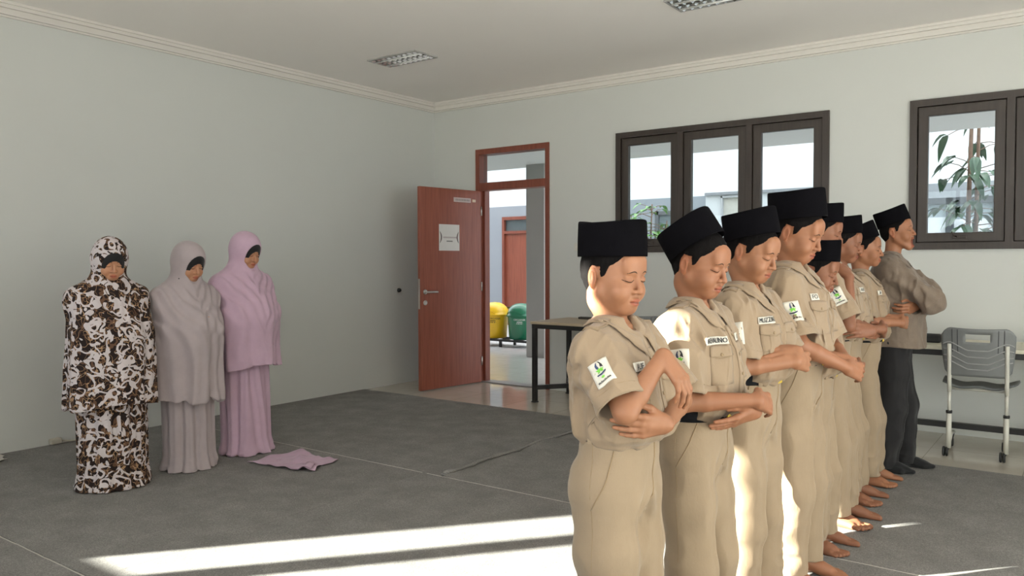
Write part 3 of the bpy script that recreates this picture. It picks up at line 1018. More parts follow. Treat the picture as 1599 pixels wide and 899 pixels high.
def add_shirt(P, seed, tag_r=None, tag_l=None, res=0.0045, hemf=.90, belt_z=.885, over=0.0, details=2, untuck=None, long=False, mat=None, bulge=.0):
    """short-sleeved uniform shirt (or a long loose one when 'untuck' gives its hem height)"""
    s = P['s']; ob = P['ob']; mat = mat or KHAKI
    k = lambda z, cx, rx, ry: (z*s, cx*s, 0, rx*s, ry*s)
    F = Field()
    if untuck is None:
        F.loft([k(belt_z - .030 - over, .012, .104 + over*.35, .140 + over*.35), k(belt_z - .010 - over, .016, .124 + bulge, .160), k(belt_z + .022 - over*.5, .020, .132 + bulge, .168), k(.97, .012, .132 + bulge*.6, .166), k(1.06, .004, .128, .168),
                k(1.12, -.002, .116, .163), k(1.165, -.008, .088, .135), k(1.20, -.012, .068, .092), k(1.235, -.012, .056, .064)], .01)
    else:
        F.loft([k(untuck, .015, .155, .178), k(untuck + .1, .015, .150, .175), k(.97, .012, .135, .168), k(1.06, .010, .126, .168),
                k(1.12, .0, .112, .160), k(1.165, -.008, .090, .135), k(1.20, -.012, .068, .092), k(1.235, -.012, .056, .064)], .01)
    dirs = {}
    for sd in (-1, 1):
        S, E, W = P[sd]
        d = unit(E - S)
        F.cone(L3(s, -.012, sd*.055, 1.190), S + np.array([0, 0, .004*s]), .044*s, .050*s, .045)
        if long:
            F.cone(S, E, .062*s, .058*s, .045)
            w = unit(W - E); We = E + w * (np.linalg.norm(W - E) - .015)
            F.cone(E, We, .058*s, .042*s, .03, cut=(We, w))
        else:
            hem = S + d * (np.linalg.norm(E - S) * hemf)
            F.cone(S, hem + d*.03, .056*s, .078*s, .045, flat=None, cut=(hem, d))
            dirs[sd] = (S, d, hem)
    fn = fold_noise(seed)
    def dsp(Q):
        o = fn(Q)
        z = Q[..., 2] / F32(s)
        th = np.arctan2(Q[..., 1], Q[..., 0])
        if untuck is None:
            w = np.exp(-((z - belt_z - .01) / .055) ** 2)
            o = o + w * F32(.007) * np.sin(th * 15 + 3 * vnoise(Q * 9, seed + 2)) * (vnoise(Q * 5, seed + 8) * .5 + .7)
        # pulls running from the armpits down the flanks
        w2 = np.exp(-((z - 1.03) / .10) ** 2) * np.clip(np.abs(Q[..., 1]) / (.15 * s) - .35, 0, 1)
        o = o + w2 * F32(.006) * np.sin(z * 70 + np.abs(Q[..., 0]) * 60 + 4 * vnoise(Q * 7, seed + 3))
        for S_, d_, h_ in dirs.values():
            v = Q - h_.astype(F32); t = v @ d_.astype(F32)
            o = o * (1 - F32(.8) * np.exp(-(t / F32(.04)) ** 2) * ((v * v).sum(-1) < .0144))
        return o * np.clip((F32(1.245) - z) / .07, 0, 1)
    F.disp(dsp)
    F.cone(L3(s, -.012, 0, 1.19), P['N'] + np.array([0, 0, .08]), .050*s, .062*s, .004, 's')
    F.cone(L3(s, .035, 0, 1.225), L3(s, .10, 0, 1.25), .030*s, .05*s, .006, 's')
    for sd in (-1, 1):
        if not long:
            S, d, hem = dirs[sd]
            F.cone(hem - d*.05, hem + d*.06, .058*s, .074*s, .003, 's')
        else:
            S, E, W = P[sd]; w = unit(W - E); We = E + w * (np.linalg.norm(W - E) - .015)
            F.cone(We - w*.03, We + w*.05, .028*s, .040*s, .003, 's')
    if untuck is not None:
        F.cut(lambda Q: F32(untuck*s) - Q[..., 2] + F32(.006) * np.sin(np.arctan2(Q[..., 1], Q[..., 0]) * 3))
    sh, V, Q = F.build('shirt', mat, res, ob)
    SF = Surface(V, Q)
    P['shirt'] = sh; P['SF'] = SF
    # collar
    na = 40; G = np.zeros((na, 6, 3))
    for i in range(na):
        a = math.radians(14 + 332 * i / (na - 1))
        fr = ((1 + math.cos(a)) / 2)
        for j in range(6):
            t = j / 5
            tip = fr ** 6
            r = .053 + .010 * math.sin(math.pi * min(1, t * 1.4)) + t * (.034 + .020 * tip)
            zt = 1.235 - .030 * fr
            z = zt + .012 * math.sin(math.pi * min(1, t*2.2)) * (1 - fr) - t * (.030 + .056 * tip)
            G[i, j] = (-.006*s + r * s * math.cos(a) * (1.0 + .05*fr), r * s * math.sin(a) * 1.04, z * s)
    G[:, 2:] = push_out(SF, G[:, 2:], .008)
    Nn = grid_normals(G, np.array([-.006*s, 0, 1.17*s]))
    mb = MB(); mb.shell(G, Nn, .0028)
    mb.build('collar', mat, sh)
    # placket and buttons
    z0 = (belt_z + .01 if untuck is None else untuck + .02); z1 = 1.150
    if long: z0 = 1.095
    G, M = SF.patch((.12*s, 0.004, (z0 + z1) / 2 * s), (0, 1, 0), (0, 0, 1), (1, 0, 0), .030*s, (z1 - z0) * s, 5, 22, .0028, 1, .09)
    mb = MB(); mb.shell(G, M, .004); mb.build('placket', mat, sh)
    mb = MB(); mb.tube([G[4, j] + M[4, j]*.0002 for j in range(22)], .0011, 5); mb.build('placket_edge', KHAKI_D if mat is KHAKI else mat, sh)
    for q in range(4):
        p = grid_at(G, M, .5, .16 + .24 * q, .001); n = M[2, int(21 * (.16 + .24*q))]
        mb = MB(); a = unit(np.cross(n, (0, 0, 1))); b = np.cross(n, a)
        mb.rings([[p + n * zz + (a * math.cos(t) + b * math.sin(t)) * r for t in np.linspace(0, 2*math.pi, 13)[:-1]] for r, zz in ((.0052, 0), (.0054, .0016), (.0040, .0024), (.0032, .0016))], cap1=True)
        mb.build('button', KHAKI_D if mat is KHAKI else mat, sh)
    if details < 1:
        return P
    for sd in (-1, 1):
        # shoulder strap with its button
        S, d, hem = dirs[sd]
        U = unit(np.array([.10, sd, -.30])); Vx = unit(np.array([1, -.10*sd, .05]))
        O = L3(s, -.002, sd*.118, 1.205)
        G, M = SF.patch(O, U, Vx, unit(np.array([.05, sd*.30, 1])), .092*s, .046*s, 9, 6, .0035, 1)
        mb = MB(); mb.shell(G, M, .005)
        rim = [G[i, 0] for i in range(9)] + [G[8, j] for j in range(1, 6)] + [G[i, 5] for i in range(7, -1, -1)]
        mb.build('epaulette', mat, sh)
        mb = MB(); mb.tube([g_ + M[4, 3]*.0004 for g_ in rim], .0009, 5); mb.build('epaulette_stitching', KHAKI_D, sh)
        p = grid_at(G, M, .18, .5, .001); n = M[2, 3]; a = unit(np.cross(n, (1, 0, 0))); b = np.cross(n, a)
        mb = MB()
        mb.rings([[p + n * zz + (a * math.cos(t) + b * math.sin(t)) * r for t in np.linspace(0, 2*math.pi, 17)[:-1]] for r, zz in ((.0075, 0), (.0078, .002), (.0058, .003), (.0045, .0018))], cap1=True)
        mb.build('button', mat, sh)
        # chest pocket and flap
        O = np.array([.12*s, sd*.078*s, 1.025*s]); Nv = unit((1, sd*.32, .03)); Uv = unit(np.cross((0, 0, 1), Nv)); Vv = np.cross(Nv, Uv)
        G, M = SF.patch(O, Uv, Vv, Nv, .098*s, .112*s, 8, 9, .0022, 2)
        mb = MB(); mb.shell(G, M, .004); mb.build('chest_pocket', mat, sh)
        G, M = SF.patch(O + Vv * .046*s, Uv, Vv, Nv, .104*s, .040*s, 8, 5, .0046, 2)
        for i in range(8):
            G[i, 0] += Vv * (.010 * abs(i - 3.5) / 3.5) * s
        mb = MB(); mb.shell(G, M, .004)
        mb.build('pocket_flap', mat, sh)
        mb = MB(); mb.tube([G[i, 0] + M[i, 0]*.0004 for i in range(8)], .0011, 5); mb.build('flap_stitching', KHAKI_D, sh)
        p = grid_at(G, M, .5, .3, .001); n = M[4, 1]; a = unit(np.cross(n, (0, 0, 1))); b = np.cross(n, a)
        mb = MB()
        mb.rings([[p + n * zz + (a * math.cos(t) + b * math.sin(t)) * r for t in np.linspace(0, 2*math.pi, 13)[:-1]] for r, zz in ((.0058, 0), (.006, .0016), (.0042, .0024), (.003, .0016))], cap1=True)
        mb.build('button', KHAKI_D, sh)
        word = tag_r if sd < 0 else tag_l
        if word:
            tw = (.020 + .0096 * len(word)) * s
            G, M = SF.patch(O + Vv * (.083*s) + Uv * (sd*.017*s), Uv, Vv, Nv, tw, .0245*s, 12, 4, .0050, 3)
            mb = MB(); mb.shell(G, M, .003); tx = text_mesh(word, 0.0)[2]; [decal_text(mb, G, M, word, .5 + o_, .5, min(.9, tx * .64 * .0245 * s / tw), .64, 3, .0021 + abs(o_)*.01, bold=0.0) for o_ in (-.008, .0, .008)]
            mb.build('name_tag', PATCH_MATS, sh)['label'] = 'white name tag with black capital letters'
        # sleeve hem stitching
        mb = MB(); c = hem - d * .028; a = unit(np.cross(d, (0, 1, .2))); b = np.cross(d, a)
        pts = []
        for t in np.linspace(0, 2*math.pi, 29):
            o = a * math.cos(t) + b * math.sin(t)
            hp, hn = SF.hit(c + o * .15, -o); pts.append(hp)
        mb.tube(pts, .0009, 5); mb.build('sleeve_hem_stitching', KHAKI_D, sh)
    # cloth badge on the wearer's right sleeve
    S, d, hem = dirs[-1]
    Nv = np.array([.42, -.90, .10]); Nv = unit(Nv - d * Nv.dot(d)); Vv = -d; Uv = unit(np.cross(Vv, Nv))
    c = S + d * (np.linalg.norm(hem - S) * .56)
    G, M = SF.patch(c + Nv * .05, Uv, Vv, Nv, .056*s, .078*s, 9, 11, .0030, 2)
    mb = MB(); mb.shell(G, M, .003); emblem(mb, G, M)
    mb.build('sleeve_badge', PATCH_MATS, sh)['label'] = 'white sleeve badge with a green and navy emblem'
    return P
def L3(s, *p): return np.array(p, float) * s

def add_trousers(P, seed, res=0.0055, mat=None, top=.885, hem=.055, wide=1.0, details=True, fit=1.0, yb=.0):
    s = P['s']; ob = P['ob']; mat = mat or KHAKI_T
    F = Field()
    k = lambda z, cx, rx, ry: (z*s, cx*s, 0, rx*s, ry*s)
    F.loft([k(.685, -.004, .088, .125), k(.73, -.010, .112*wide, .152), k(.79, -.010, .116*wide, .154), k(.84, .004, .108*wide, .147), k(top, .008, .104*wide, .143)], .02)
    legs = {}
    for sd in (-1, 1):
        fx, fy = P['foot%d' % sd]
        pts = [L3(s, -.004, sd*.074, .74), L3(s, .006, sd*.079, .56), np.array([.012*s + fx*.5, sd*.083*s, .36*s]), np.array([fx - .018*s, fy, .03*s])]
        legs[sd] = pts
        F.cone(pts[0], pts[1], .086*s*wide, .082*s*wide, .05)
        F.cone(pts[1], pts[2], .082*s*wide, .074*s*wide, .03)
        F.cone(pts[2], pts[3], .074*s*wide, .069*s*wide, .03)
    def dsp(Q):
        z = Q[..., 2] / F32(s)
        n = vnoise(Q * np.array([11, 11, 2.6], F32), seed)
        n2 = vnoise(Q * np.array([7, 7, 17], F32), seed + 4)
        n3 = vnoise(Q * np.array([13, 13, 9], F32), seed + 11)
        o = F32(.007) * (1 - 2.4 * np.abs(n)) * np.clip((F32(.80) - z) / .1, .15, 1)
        lo = np.clip((F32(.30) - z) / .22, 0, 1)
        o = o + lo * F32(.010) * (1 - 2.2 * np.abs(n2)) + F32(.004) * (1 - 2 * np.abs(n3)) * np.clip((F32(.84) - z) / .2, 0.1, 1)
        # sharp ironed crease down the front of each leg
        cr = np.exp(-((np.abs(Q[..., 1]) - F32(.080*s)) / F32(.011)) ** 2) * (Q[..., 0] > .02) * np.clip((F32(.78) - z) / .1, 0, 1)
        # drag lines fanning out from the crotch
        w = np.exp(-((z - .70) / .06) ** 2) * (Q[..., 0] > 0) * np.clip(1 - np.abs(Q[..., 1]) / (.12 * s), 0, 1)
        o = o + w * F32(.005) * np.sin(np.abs(Q[..., 1]) * 120 + z * 60)
        return o + F32(.007) * cr
    F.disp(dsp)
    def cutf(Q): return np.maximum(F32(hem*s) + F32(.010) * vnoise(Q * 9, seed + 1) - Q[..., 2], Q[..., 2] - F32(top*s))
    F.cut(cutf)
    for sd in (-1, 1):
        fx, fy = P['foot%d' % sd]
        F.cone((fx - .012, fy, -.05), (fx - .012, fy, .13*s), .052*s, .048*s, .006, 's')
    t, V, Q = F.build('trousers', mat, res, ob)
    SF = Surface(V, Q); P['TF'] = SF; P['trousers'] = t
    if not details: return P
    for sd in (-1, 1):
        out = (0, -sd, 0)
        aim = lambda p, sd=sd: np.array([-.35, -sd, 0])
        mb = MB(); SF.stroke(mb, [(.070*s, sd*.15*s, (top - .035)*s), (.045*s, sd*.16*s, .78*s), (.004*s, sd*.165*s, .705*s)], aim, .0021, lift=.0006); mb.build('pocket_opening', KHAKI_D, t)
        mb = MB(); SF.stroke(mb, [(-.002*s, sd*.16*s, (top - .03)*s), (.004*s, sd*.165*s, .70*s), (.010*s, sd*.16*s, .40*s), (.012*s, sd*.15*s, .10*s)], (0, -sd, 0), .0010, n=26); mb.build('side_seam', KHAKI_D, t)
    mb = MB(); SF.stroke(mb, [(.13*s, .008*s, (top - .03)*s), (.13*s, .010*s, .76*s), (.12*s, .002*s, .69*s)], (-1, 0, 0), .0030); mb.build('fly_opening', KHAKI_D, t)
    mb = MB(); SF.stroke(mb, [(-.12*s, -.11*s, .785*s), (-.12*s, -.045*s, .79*s)], (1, .25, 0), .0016, n=6); mb.build('back_pocket_opening', KHAKI_D, t)
    return P

def add_belt(P, top=.885, w=.034, loops=True):
    s = P['s']; SF = P['TF']; n = 64
    def ringpt(a, z, lift):
        o = np.array([math.cos(a), math.sin(a), 0])
        c = np.array([.008*s, 0, z])
        hp, hn = SF.hit(c + o * .3, -o)
        return hp + o * lift
    zt = top*s - .004; zb = zt - w*s
    G = np.array([[ringpt(2*math.pi*i/n, zb + (zt - zb) * j / 3, .004) for j in range(4)] for i in range(n + 1)])
    C = G[:-1].mean((0, 1))
    r = np.linalg.norm(G[..., :2] - C[:2], axis=-1).max(1)
    for i in range(n + 1):
        d = G[i, :, :2] - C[:2]; d /= np.linalg.norm(d, axis=1, keepdims=True)
        G[i, :, :2] = C[:2] + d * r[i]
    Nn = grid_normals(G, C)
    mb = MB(); mb.shell(G, Nn, .003)
    b = mb.build('belt', M_BELT, P['ob'])
    p = G[0].mean(0)
    mb = MB(); mb.bbox(p[0] - .001, p[0] + .006, p[1] - .024*s, p[1] + .024*s, zb - .002, zt + .002, .002)
    mb.build('buckle', M_BUCKLE, b)
    if loops:
        for a in (-95, -50, 50, 95, 180):
            i = int(((a % 360) / 360) * n); q = G[i].mean(0); o = unit(np.array([q[0] - C[0], q[1] - C[1], 0])); tt = np.array([-o[1], o[0], 0])
            mb = MB(); mb.obox(q + o * .003, tt * .007*s, o * .0025, (0, 0, (zt - zb) * .62)); mb.build('belt_loop', KHAKI_T, P['trousers'])
    return P
# ------------------------------------------------------------------ prayer garments and the men's clothes
def add_girl_clothes(P, mat, seed, hem, face=1.0, fold=1.0, spread=1.0, res=.0055, sk=1.0):
    s = P['s']; ob = P['ob']; T, Rh, g = P['T'], P['Rh'], P['g']
    A = lambda x, y, z: T + Rh @ (np.array([x, y, z]) * g)
    # tight inner scarf that frames the face
    F = Field()
    F.ell(A(-.012, 0, .030), np.array([.110, .087, .099]) * g, 0.0, 'u', Rh)
    F.ell(A(.018, 0, -.036), np.array([.078, .072, .082]) * g, .03, 'u', Rh)
    F.cone(A(-.015, 0, -.06), P['N'] + np.array([-.01, 0, -.05]), .060*g, .066*s, .03)
    F.ell(A(.110, 0, -.038), np.array([.080, .051, .068]) * g, .008, 's', Rh)
    F.build('inner_scarf', M_BLACKSCARF, .0042, ob)
    # long upper garment: hood and cape in one piece, open at the face
    F = Field()
    F.ell(A(-.022, 0, .034), np.array([.119, .100, .110]) * g, 0.0, 'u', Rh)
    k = lambda z, cx, rx, ry: (z*s, cx*s, 0, rx*s, ry*s)
    F.cone(A(-.022, 0, -.03), L3(s, .0, 0, 1.16), .088*g, .115*s, .06)
    F.loft([(hem, .035*s, 0, .205*s*spread, .225*s*spread), (hem + .18, .035*s, 0, .195*s*spread, .218*s*spread), k(.92, .042, .200, .235), k(1.03, .024, .175, .225), k(1.12, .004, .138, .195), k(1.19, -.010, .095, .125)], .07)
    for sd in (-1, 1):
        F.cone(L3(s, -.005, sd*.06, 1.17), L3(s, .0, sd*.155, 1.125), .080*s, .090*s, .06)
    hood = (T - np.array([.01, 0, .05])).astype(F32)
    def dsp(Q):
        q = Q - np.array([.01*s, 0, 0], F32)
        th = np.arctan2(q[..., 1], q[..., 0])
        z = Q[..., 2] / F32(s)
        dn = np.clip((F32(1.22) - z) / F32(.55), 0, 1)
        w = th * 7 + 2.2 * vnoise(Q * np.array([5, 5, 1.6], F32), seed) + seed
        o = F32(.017 * fold) * np.sin(w) * dn ** 1.1 + F32(.009 * fold) * np.sin(2.3 * w + 1 + 2 * vnoise(Q * 6, seed + 1)) * dn
        # folds that fan down from under the chin
        front = (q[..., 0] > 0) * np.clip((F32(1.24) - z) / .08, 0, 1) * np.clip((z - .78) / .25, 0, 1)
        r = np.abs(Q[..., 1]) + .55 * (F32(1.24) - z)
        o = o + F32(.0065 * fold) * front * np.sin(r * 85 + 3 * vnoise(Q * 6, seed + 3))
        o = o + F32(.004) * (1 - 2 * np.abs(vnoise(Q * np.array([10, 10, 5], F32), seed + 7))) * np.clip(dn * 4, .2, 1)
        return o
    F.disp(dsp)
    F.ell(A(.132, 0, -.012), np.array([.114, .080, .098]) * g * np.array([1, face, face]), .008, 's', Rh)
    hx = hem
    F.cut(lambda Q: F32(hx) + F32(.022) * np.sin(np.arctan2(Q[..., 1], Q[..., 0]) * 2 + seed) + F32(.012) * vnoise(Q * 8, seed + 5) - Q[..., 2])
    F.loft([(hem - .06, .035*s, 0, .175*s*spread, .195*s*spread), (hem + .03, .035*s, 0, .172*s*spread, .192*s*spread), (hem + .10, .03*s, 0, .10*s, .12*s)], .01, 's')
    up, V, Q = F.build('prayer_cape', mat, res, ob)
    # long skirt, falling on the carpet
    F = Field()
    F.loft([(z, c*s, 0, p*s*sk, q*s*sk) for z, c, p, q in ((0.0, .03, .158, .172), (.02, .03, .155, .170), (.12*s, .025, .140, .160), (.45*s, .018, .138, .162), (.75*s, .01, .135, .165), (.90*s, .01, .11, .14))], .01)
    def dsp2(Q):
        q = Q - np.array([.02*s, 0, 0], F32)
        th = np.arctan2(q[..., 1], q[..., 0]); z = Q[..., 2] / F32(s)
        w = th * 9 + 2.5 * vnoise(Q * np.array([6, 6, 1.5], F32), seed + 31) + 1.7 * seed
        o = F32(.012 * fold) * np.sin(w) + F32(.005) * np.sin(2.1 * w + 2)
        lo = np.clip((F32(.10) - z) / .10, 0, 1)
        return o * np.clip((.85 - z) / .3, .2, 1) + lo * F32(.012) * (1 - 2 * np.abs(vnoise(Q * np.array([9, 9, 22], F32), seed + 9)))
    F.disp(dsp2)
    F.cut(lambda Q: F32(.003) - Q[..., 2])
    F.build('prayer_skirt', mat, res, ob)

def add_socks(P):
    s = P['s']
    for side, nm in ((-1, 'sock'), (1, 'sock')):
        F = Field(); fx, fy = P['foot%d' % side]
        add_foot(F, fx, fy, side, s, .0035, False)
        F.cut(lambda Q: np.maximum(F32(.0008) - Q[..., 2], Q[..., 2] - F32(.17)))
        F.build(nm, M_SOCK, .004, P['ob'])
# ------------------------------------------------------------------ the room
def panel_wall(name, axis, at0, at1, u0, u1, z0, z1, openings, mat, parent=None):
    """wall slab with rectangular openings; axis 'y' spans x, axis 'x' spans y"""
    us = sorted({u0, u1} | {o[0] for o in openings} | {o[1] for o in openings})
    zs = sorted({z0, z1} | {o[2] for o in openings} | {o[3] for o in openings})
    mb = MB()
    for i in range(len(us) - 1):
        run = None
        for j in range(len(zs) - 1):
            cu, cz = (us[i] + us[i+1]) / 2, (zs[j] + zs[j+1]) / 2
            if any(o[0] < cu < o[1] and o[2] < cz < o[3] for o in openings): continue
            if axis == 'y': mb.box(us[i], us[i+1], at0, at1, zs[j], zs[j+1])
            else: mb.box(at0, at1, us[i], us[i+1], zs[j], zs[j+1])
    return struct(mb.build(name, mat, parent))

DOOR = (0.64, 1.637, 0.0, 2.65)
WIN1 = (2.447, 4.504, 1.466, 2.662)
WIN2 = (5.128, 7.185, 1.466, 2.662)
FRONT_OPEN = [(0.0, 0.545, 1.17, 2.33), (0.645, 1.215, 1.17, 2.33), (1.315, 2.05, 1.17, 2.33), (2.17, 2.64, 2.47, 2.67), (3.6, 8.8, 1.0, 2.6)]
SIDE_OPEN = [(-5.9, -1.3, 1.0, 2.6)]

mb = MB(); mb.box(-0.2, ROOM_X + .2, ROOM_Y - .2, 0.16, -0.2, 0.0); struct(mb.build('floor', M_TILE))
mb = MB(); mb.box(-0.2, ROOM_X + .2, ROOM_Y - .2, 0.16, ROOM_Z, ROOM_Z + .12); struct(mb.build('ceiling', M_CEIL))
mb = MB(); mb.box(-0.2, 0.0, ROOM_Y - .2, 0.16, 0.0, ROOM_Z); struct(mb.build('wall_left', M_WALL))
panel_wall('wall_back', 'y', 0.0, 0.16, 0.0, ROOM_X, 0.0, ROOM_Z, [DOOR, WIN1, WIN2], M_WALL)
panel_wall('wall_front', 'y', ROOM_Y - .05, ROOM_Y, 0.0, ROOM_X, 0.0, ROOM_Z, FRONT_OPEN, M_WALL)
panel_wall('wall_right', 'x', ROOM_X, ROOM_X + .2, ROOM_Y, 0.0, 0.0, ROOM_Z, SIDE_OPEN, M_WALL)
# unseen block added above and beside the room to shade the courtyard
mb = MB(); mb.box(-30.0, ROOM_X + 5, ROOM_Y - .2, 0.16, ROOM_Z + .12, 10.5); mb.box(-30.0, -.2, ROOM_Y - .2, 0.16, -.05, ROOM_Z + .12); struct(mb.build('courtyard_shade_block', M_WALL))

# stepped plaster cornice round the ceiling
def cornice(name, axis, a0, a1, at, sgn):
    mb = MB()
    for d, zt, zb in ((.085, 0.0, .020), (.070, .020, .045), (.045, .045, .055), (.050, .055, .088), (.022, .088, .100)):
        lo, hi = (at, at + sgn * d)
        if axis == 'y': mb.box(a0, a1, lo, hi, ROOM_Z - zb, ROOM_Z - zt)
        else: mb.box(lo, hi, a0, a1, ROOM_Z - zb, ROOM_Z - zt)
    struct(mb.build(name, M_TRIM))
cornice('trim_1', 'x', ROOM_Y, 0.0, 0.0, 1)
cornice('trim_2', 'y', 0.0, ROOM_X, 0.0, -1)
cornice('trim_3', 'x', ROOM_Y, 0.0, ROOM_X, -1)
cornice('trim_4', 'y', 0.0, ROOM_X, ROOM_Y, 1)

# triple casement windows in the back wall
def casement_window(name, W):
    x0, x1, z0, z1 = W
    mb = MB(); fw = .055; d0, d1 = -.025, .11
    mb.box(x0, x1, d0, d1, z1 - fw, z1); mb.box(x0, x1, d0, d1, z0, z0 + fw)
    mb.box(x0, x0 + fw, d0, d1, z0 + fw, z1 - fw); mb.box(x1 - fw, x1, d0, d1, z0 + fw, z1 - fw)
    pitch = (x1 - x0 - fw) / 3
    for k in (1, 2):
        mb.box(x0 + pitch*k, x0 + pitch*k + fw, d0, d1, z0 + fw, z1 - fw)
    w = struct(mb.build(name, M_WINFRAME))
    for k in range(3):
        a = x0 + fw + pitch*k; b = a + pitch - fw; c0, c1 = z0 + fw, z1 - fw; sw = .078
        mb = MB(); e0, e1 = -.008, .045
        mb.bbox(a + .003, b - .003, e0, e1, c1 - sw, c1 - .003, .006); mb.bbox(a + .003, b - .003, e0, e1, c0 + .003, c0 + sw, .006); mb.box(a - .004, b + .004, .030, .044, c0 - .004, c0 + .03); mb.box(a - .004, b + .004, .030, .044, c1 - .03, c1 + .004); mb.box(a - .004, a + .03, .030, .044, c0, c1); mb.box(b - .03, b + .004, .030, .044, c0, c1)
        mb.bbox(a + .004, a + sw, e0, e1, c0 + sw - .012, c1 - sw + .012, .006); mb.bbox(b - sw, b - .004, e0, e1, c0 + sw - .012, c1 - sw + .012, .006)
        sash = mb.build('sash', M_WINFRAME, w)
        mb = MB(); mb.box(a + sw - .01, b - sw + .01, .014, .020, c0 + sw - .01, c1 - sw + .01); mb.build('pane', M_GLASS, sash)
        mb = MB(); cx = (a + b) / 2
        mb.bbox(cx - .05, cx + .05, -.020, -.006, c0 + .030, c0 + .052, .004); mb.tube([(cx - .02, -.022, c0 + .045), (cx - .03, -.045, c0 + .055), (cx - .05, -.050, c0 + .085)], .006, 8)
        mb.build('latch', M_WINFRAME, sash)
    return w
casement_window('window_1', WIN1)
casement_window('window_2', WIN2)
# windows behind and beside the camera
def plain_window(name, axis, at, openings, bars=None):
    mb = MB()
    for (a, b, z0, z1) in openings:
        t = .03
        def bx(u0, u1, w0, w1):
            if axis == 'y': mb.box(u0, u1, at - .02, at + .02, w0, w1)
            else: mb.box(at - .02, at + .02, u0, u1, w0, w1)
        bx(a, b, z0, z0 + t); bx(a, b, z1 - t, z1); bx(a, a + t, z0 + t, z1 - t); bx(b - t, b, z0 + t, z1 - t)
        if b - a > 2:
            for k in range(1, 6):
                u = a + (b - a) * k / 6; bx(u - .03, u + .03, z0 + t, z1 - t)
    w = struct(mb.build(name, M_WINFRAME))
    mb = MB()
    for (a, b, z0, z1) in openings:
        if axis == 'y': mb.box(a, b, at - .004, at + .002, z0, z1)
        else: mb.box(at - .004, at + .002, a, b, z0, z1)
    mb.build('pane', M_GLASS, w)
plain_window('window_3', 'y', ROOM_Y - .025, FRONT_OPEN[:4])
plain_window('window_4', 'y', ROOM_Y - .025, FRONT_OPEN[4:])
plain_window('window_5', 'x', ROOM_X + .14, SIDE_OPEN)

# doorway frame with a glazed transom, and the red-brown leaf opened into the room
mb = MB(); x0, x1, z1 = DOOR[0], DOOR[1], DOOR[3]; d0, d1 = -.02, .13
mb.box(x0, x0 + .055, d0, d1, 0, z1); mb.box(x1 - .045, x1, d0, d1, 0, z1)
mb.box(x0 + .055, x1 - .045, d0, d1, z1 - .06, z1); mb.box(x0 + .055, x1 - .045, d0, d1, 2.185, 2.27)
mb.box(x0 + .055, x0 + .085, .045, d1, 0, 2.185); mb.box(x1 - .075, x1 - .045, .045, d1, 0, 2.185)
fr = struct(mb.build('door_frame', M_DOORFRAME))
mb = MB(); mb.box(x0 + .05, x1 - .04, .06, .066, 2.26, z1 - .05); mb.build('pane', M_GLASS, fr)
mb = MB(); mb.box(x0 + .055, x1 - .045, -.01, .16, 0.0, .012); mb.build('threshold', plain('grey_stone_threshold', (.22, .21, .20), .35), fr)

LEAF = 0.90
leaf = MB(); leaf.bbox(0, LEAF, -.02, .02, .012, 2.175, .003)
dr = struct(leaf.build('door_1', M_DOOR, None, (x0 + .07, -.035, 0), math.radians(-97)))
mb = MB(); mb.box(LEAF - .001, LEAF + .0015, -.012, .012, .88, 1.20); mb.build('lock_plate', M_STEEL, dr)
for sg in (-1, 1):
    mb = MB(); hx = LEAF - .065; y = .02 * sg
    mb.rings([[(hx + math.cos(t)*r, y + sg*q, 1.06 + math.sin(t)*r) for t in np.linspace(0, 2*math.pi, 21)[:-1]] for r, q in ((.026, 0), (.026, .008), (.020, .011))], cap1=True)
    mb.tube([(hx, y, 1.06), (hx, y + sg*.045, 1.06), (hx - .02, y + sg*.056, 1.06), (hx - .075, y + sg*.056, 1.06), (hx - .135, y + sg*.054, 1.058)], [.010, .010, .0105, .010, .009], 10)
    mb.build('door_handle', M_STEEL, dr)
    mb = MB()
    mb.rings([[(hx + math.cos(t)*r, y + sg*q, .945 + math.sin(t)*r) for t in np.linspace(0, 2*math.pi, 21)[:-1]] for r, q in ((.026, 0), (.026, .007), (.015, .009), (.013, .002))], cap1=True)
    mb.build('keyhole_plate', M_STEEL, dr)
for zz in (.25, 1.1, 1.95):
    mb = MB(); mb.tube([(-.004, .024, zz - .05), (-.004, .024, zz + .05)], .008, 10); mb.build('hinge', M_STEEL, dr)
# room number plate and notice, on the face of the leaf turned to the camera
def leaf_face(u, z, lift): return (u, .02 + lift, z)
M_PLATE = plain('pale_pink_plastic_plate', (.52, .42, .40), .4)
mb = MB(); mb.bbox(.16, .42, .02, .026, 2.035, 2.085, .003)
pl = mb.build('room_plate', [M_PLATE, M_INK], dr); pl['label'] = 'small pale plate with a line of grey lettering'
mb = MB()
for k in range(9): mb.box(.185 + k*.024, .185 + k*.024 + .015, .026, .0268, 2.050, 2.070)
mb.build('plate_lettering', plain('grey_print', (.25, .22, .21), .6), pl)
mb = MB(); mb.bbox(.085, .135, .02, .025, 2.045, 2.075, .002); mb.build('room_sticker', plain('cream_sticker', (.62, .5, .38), .5), dr)

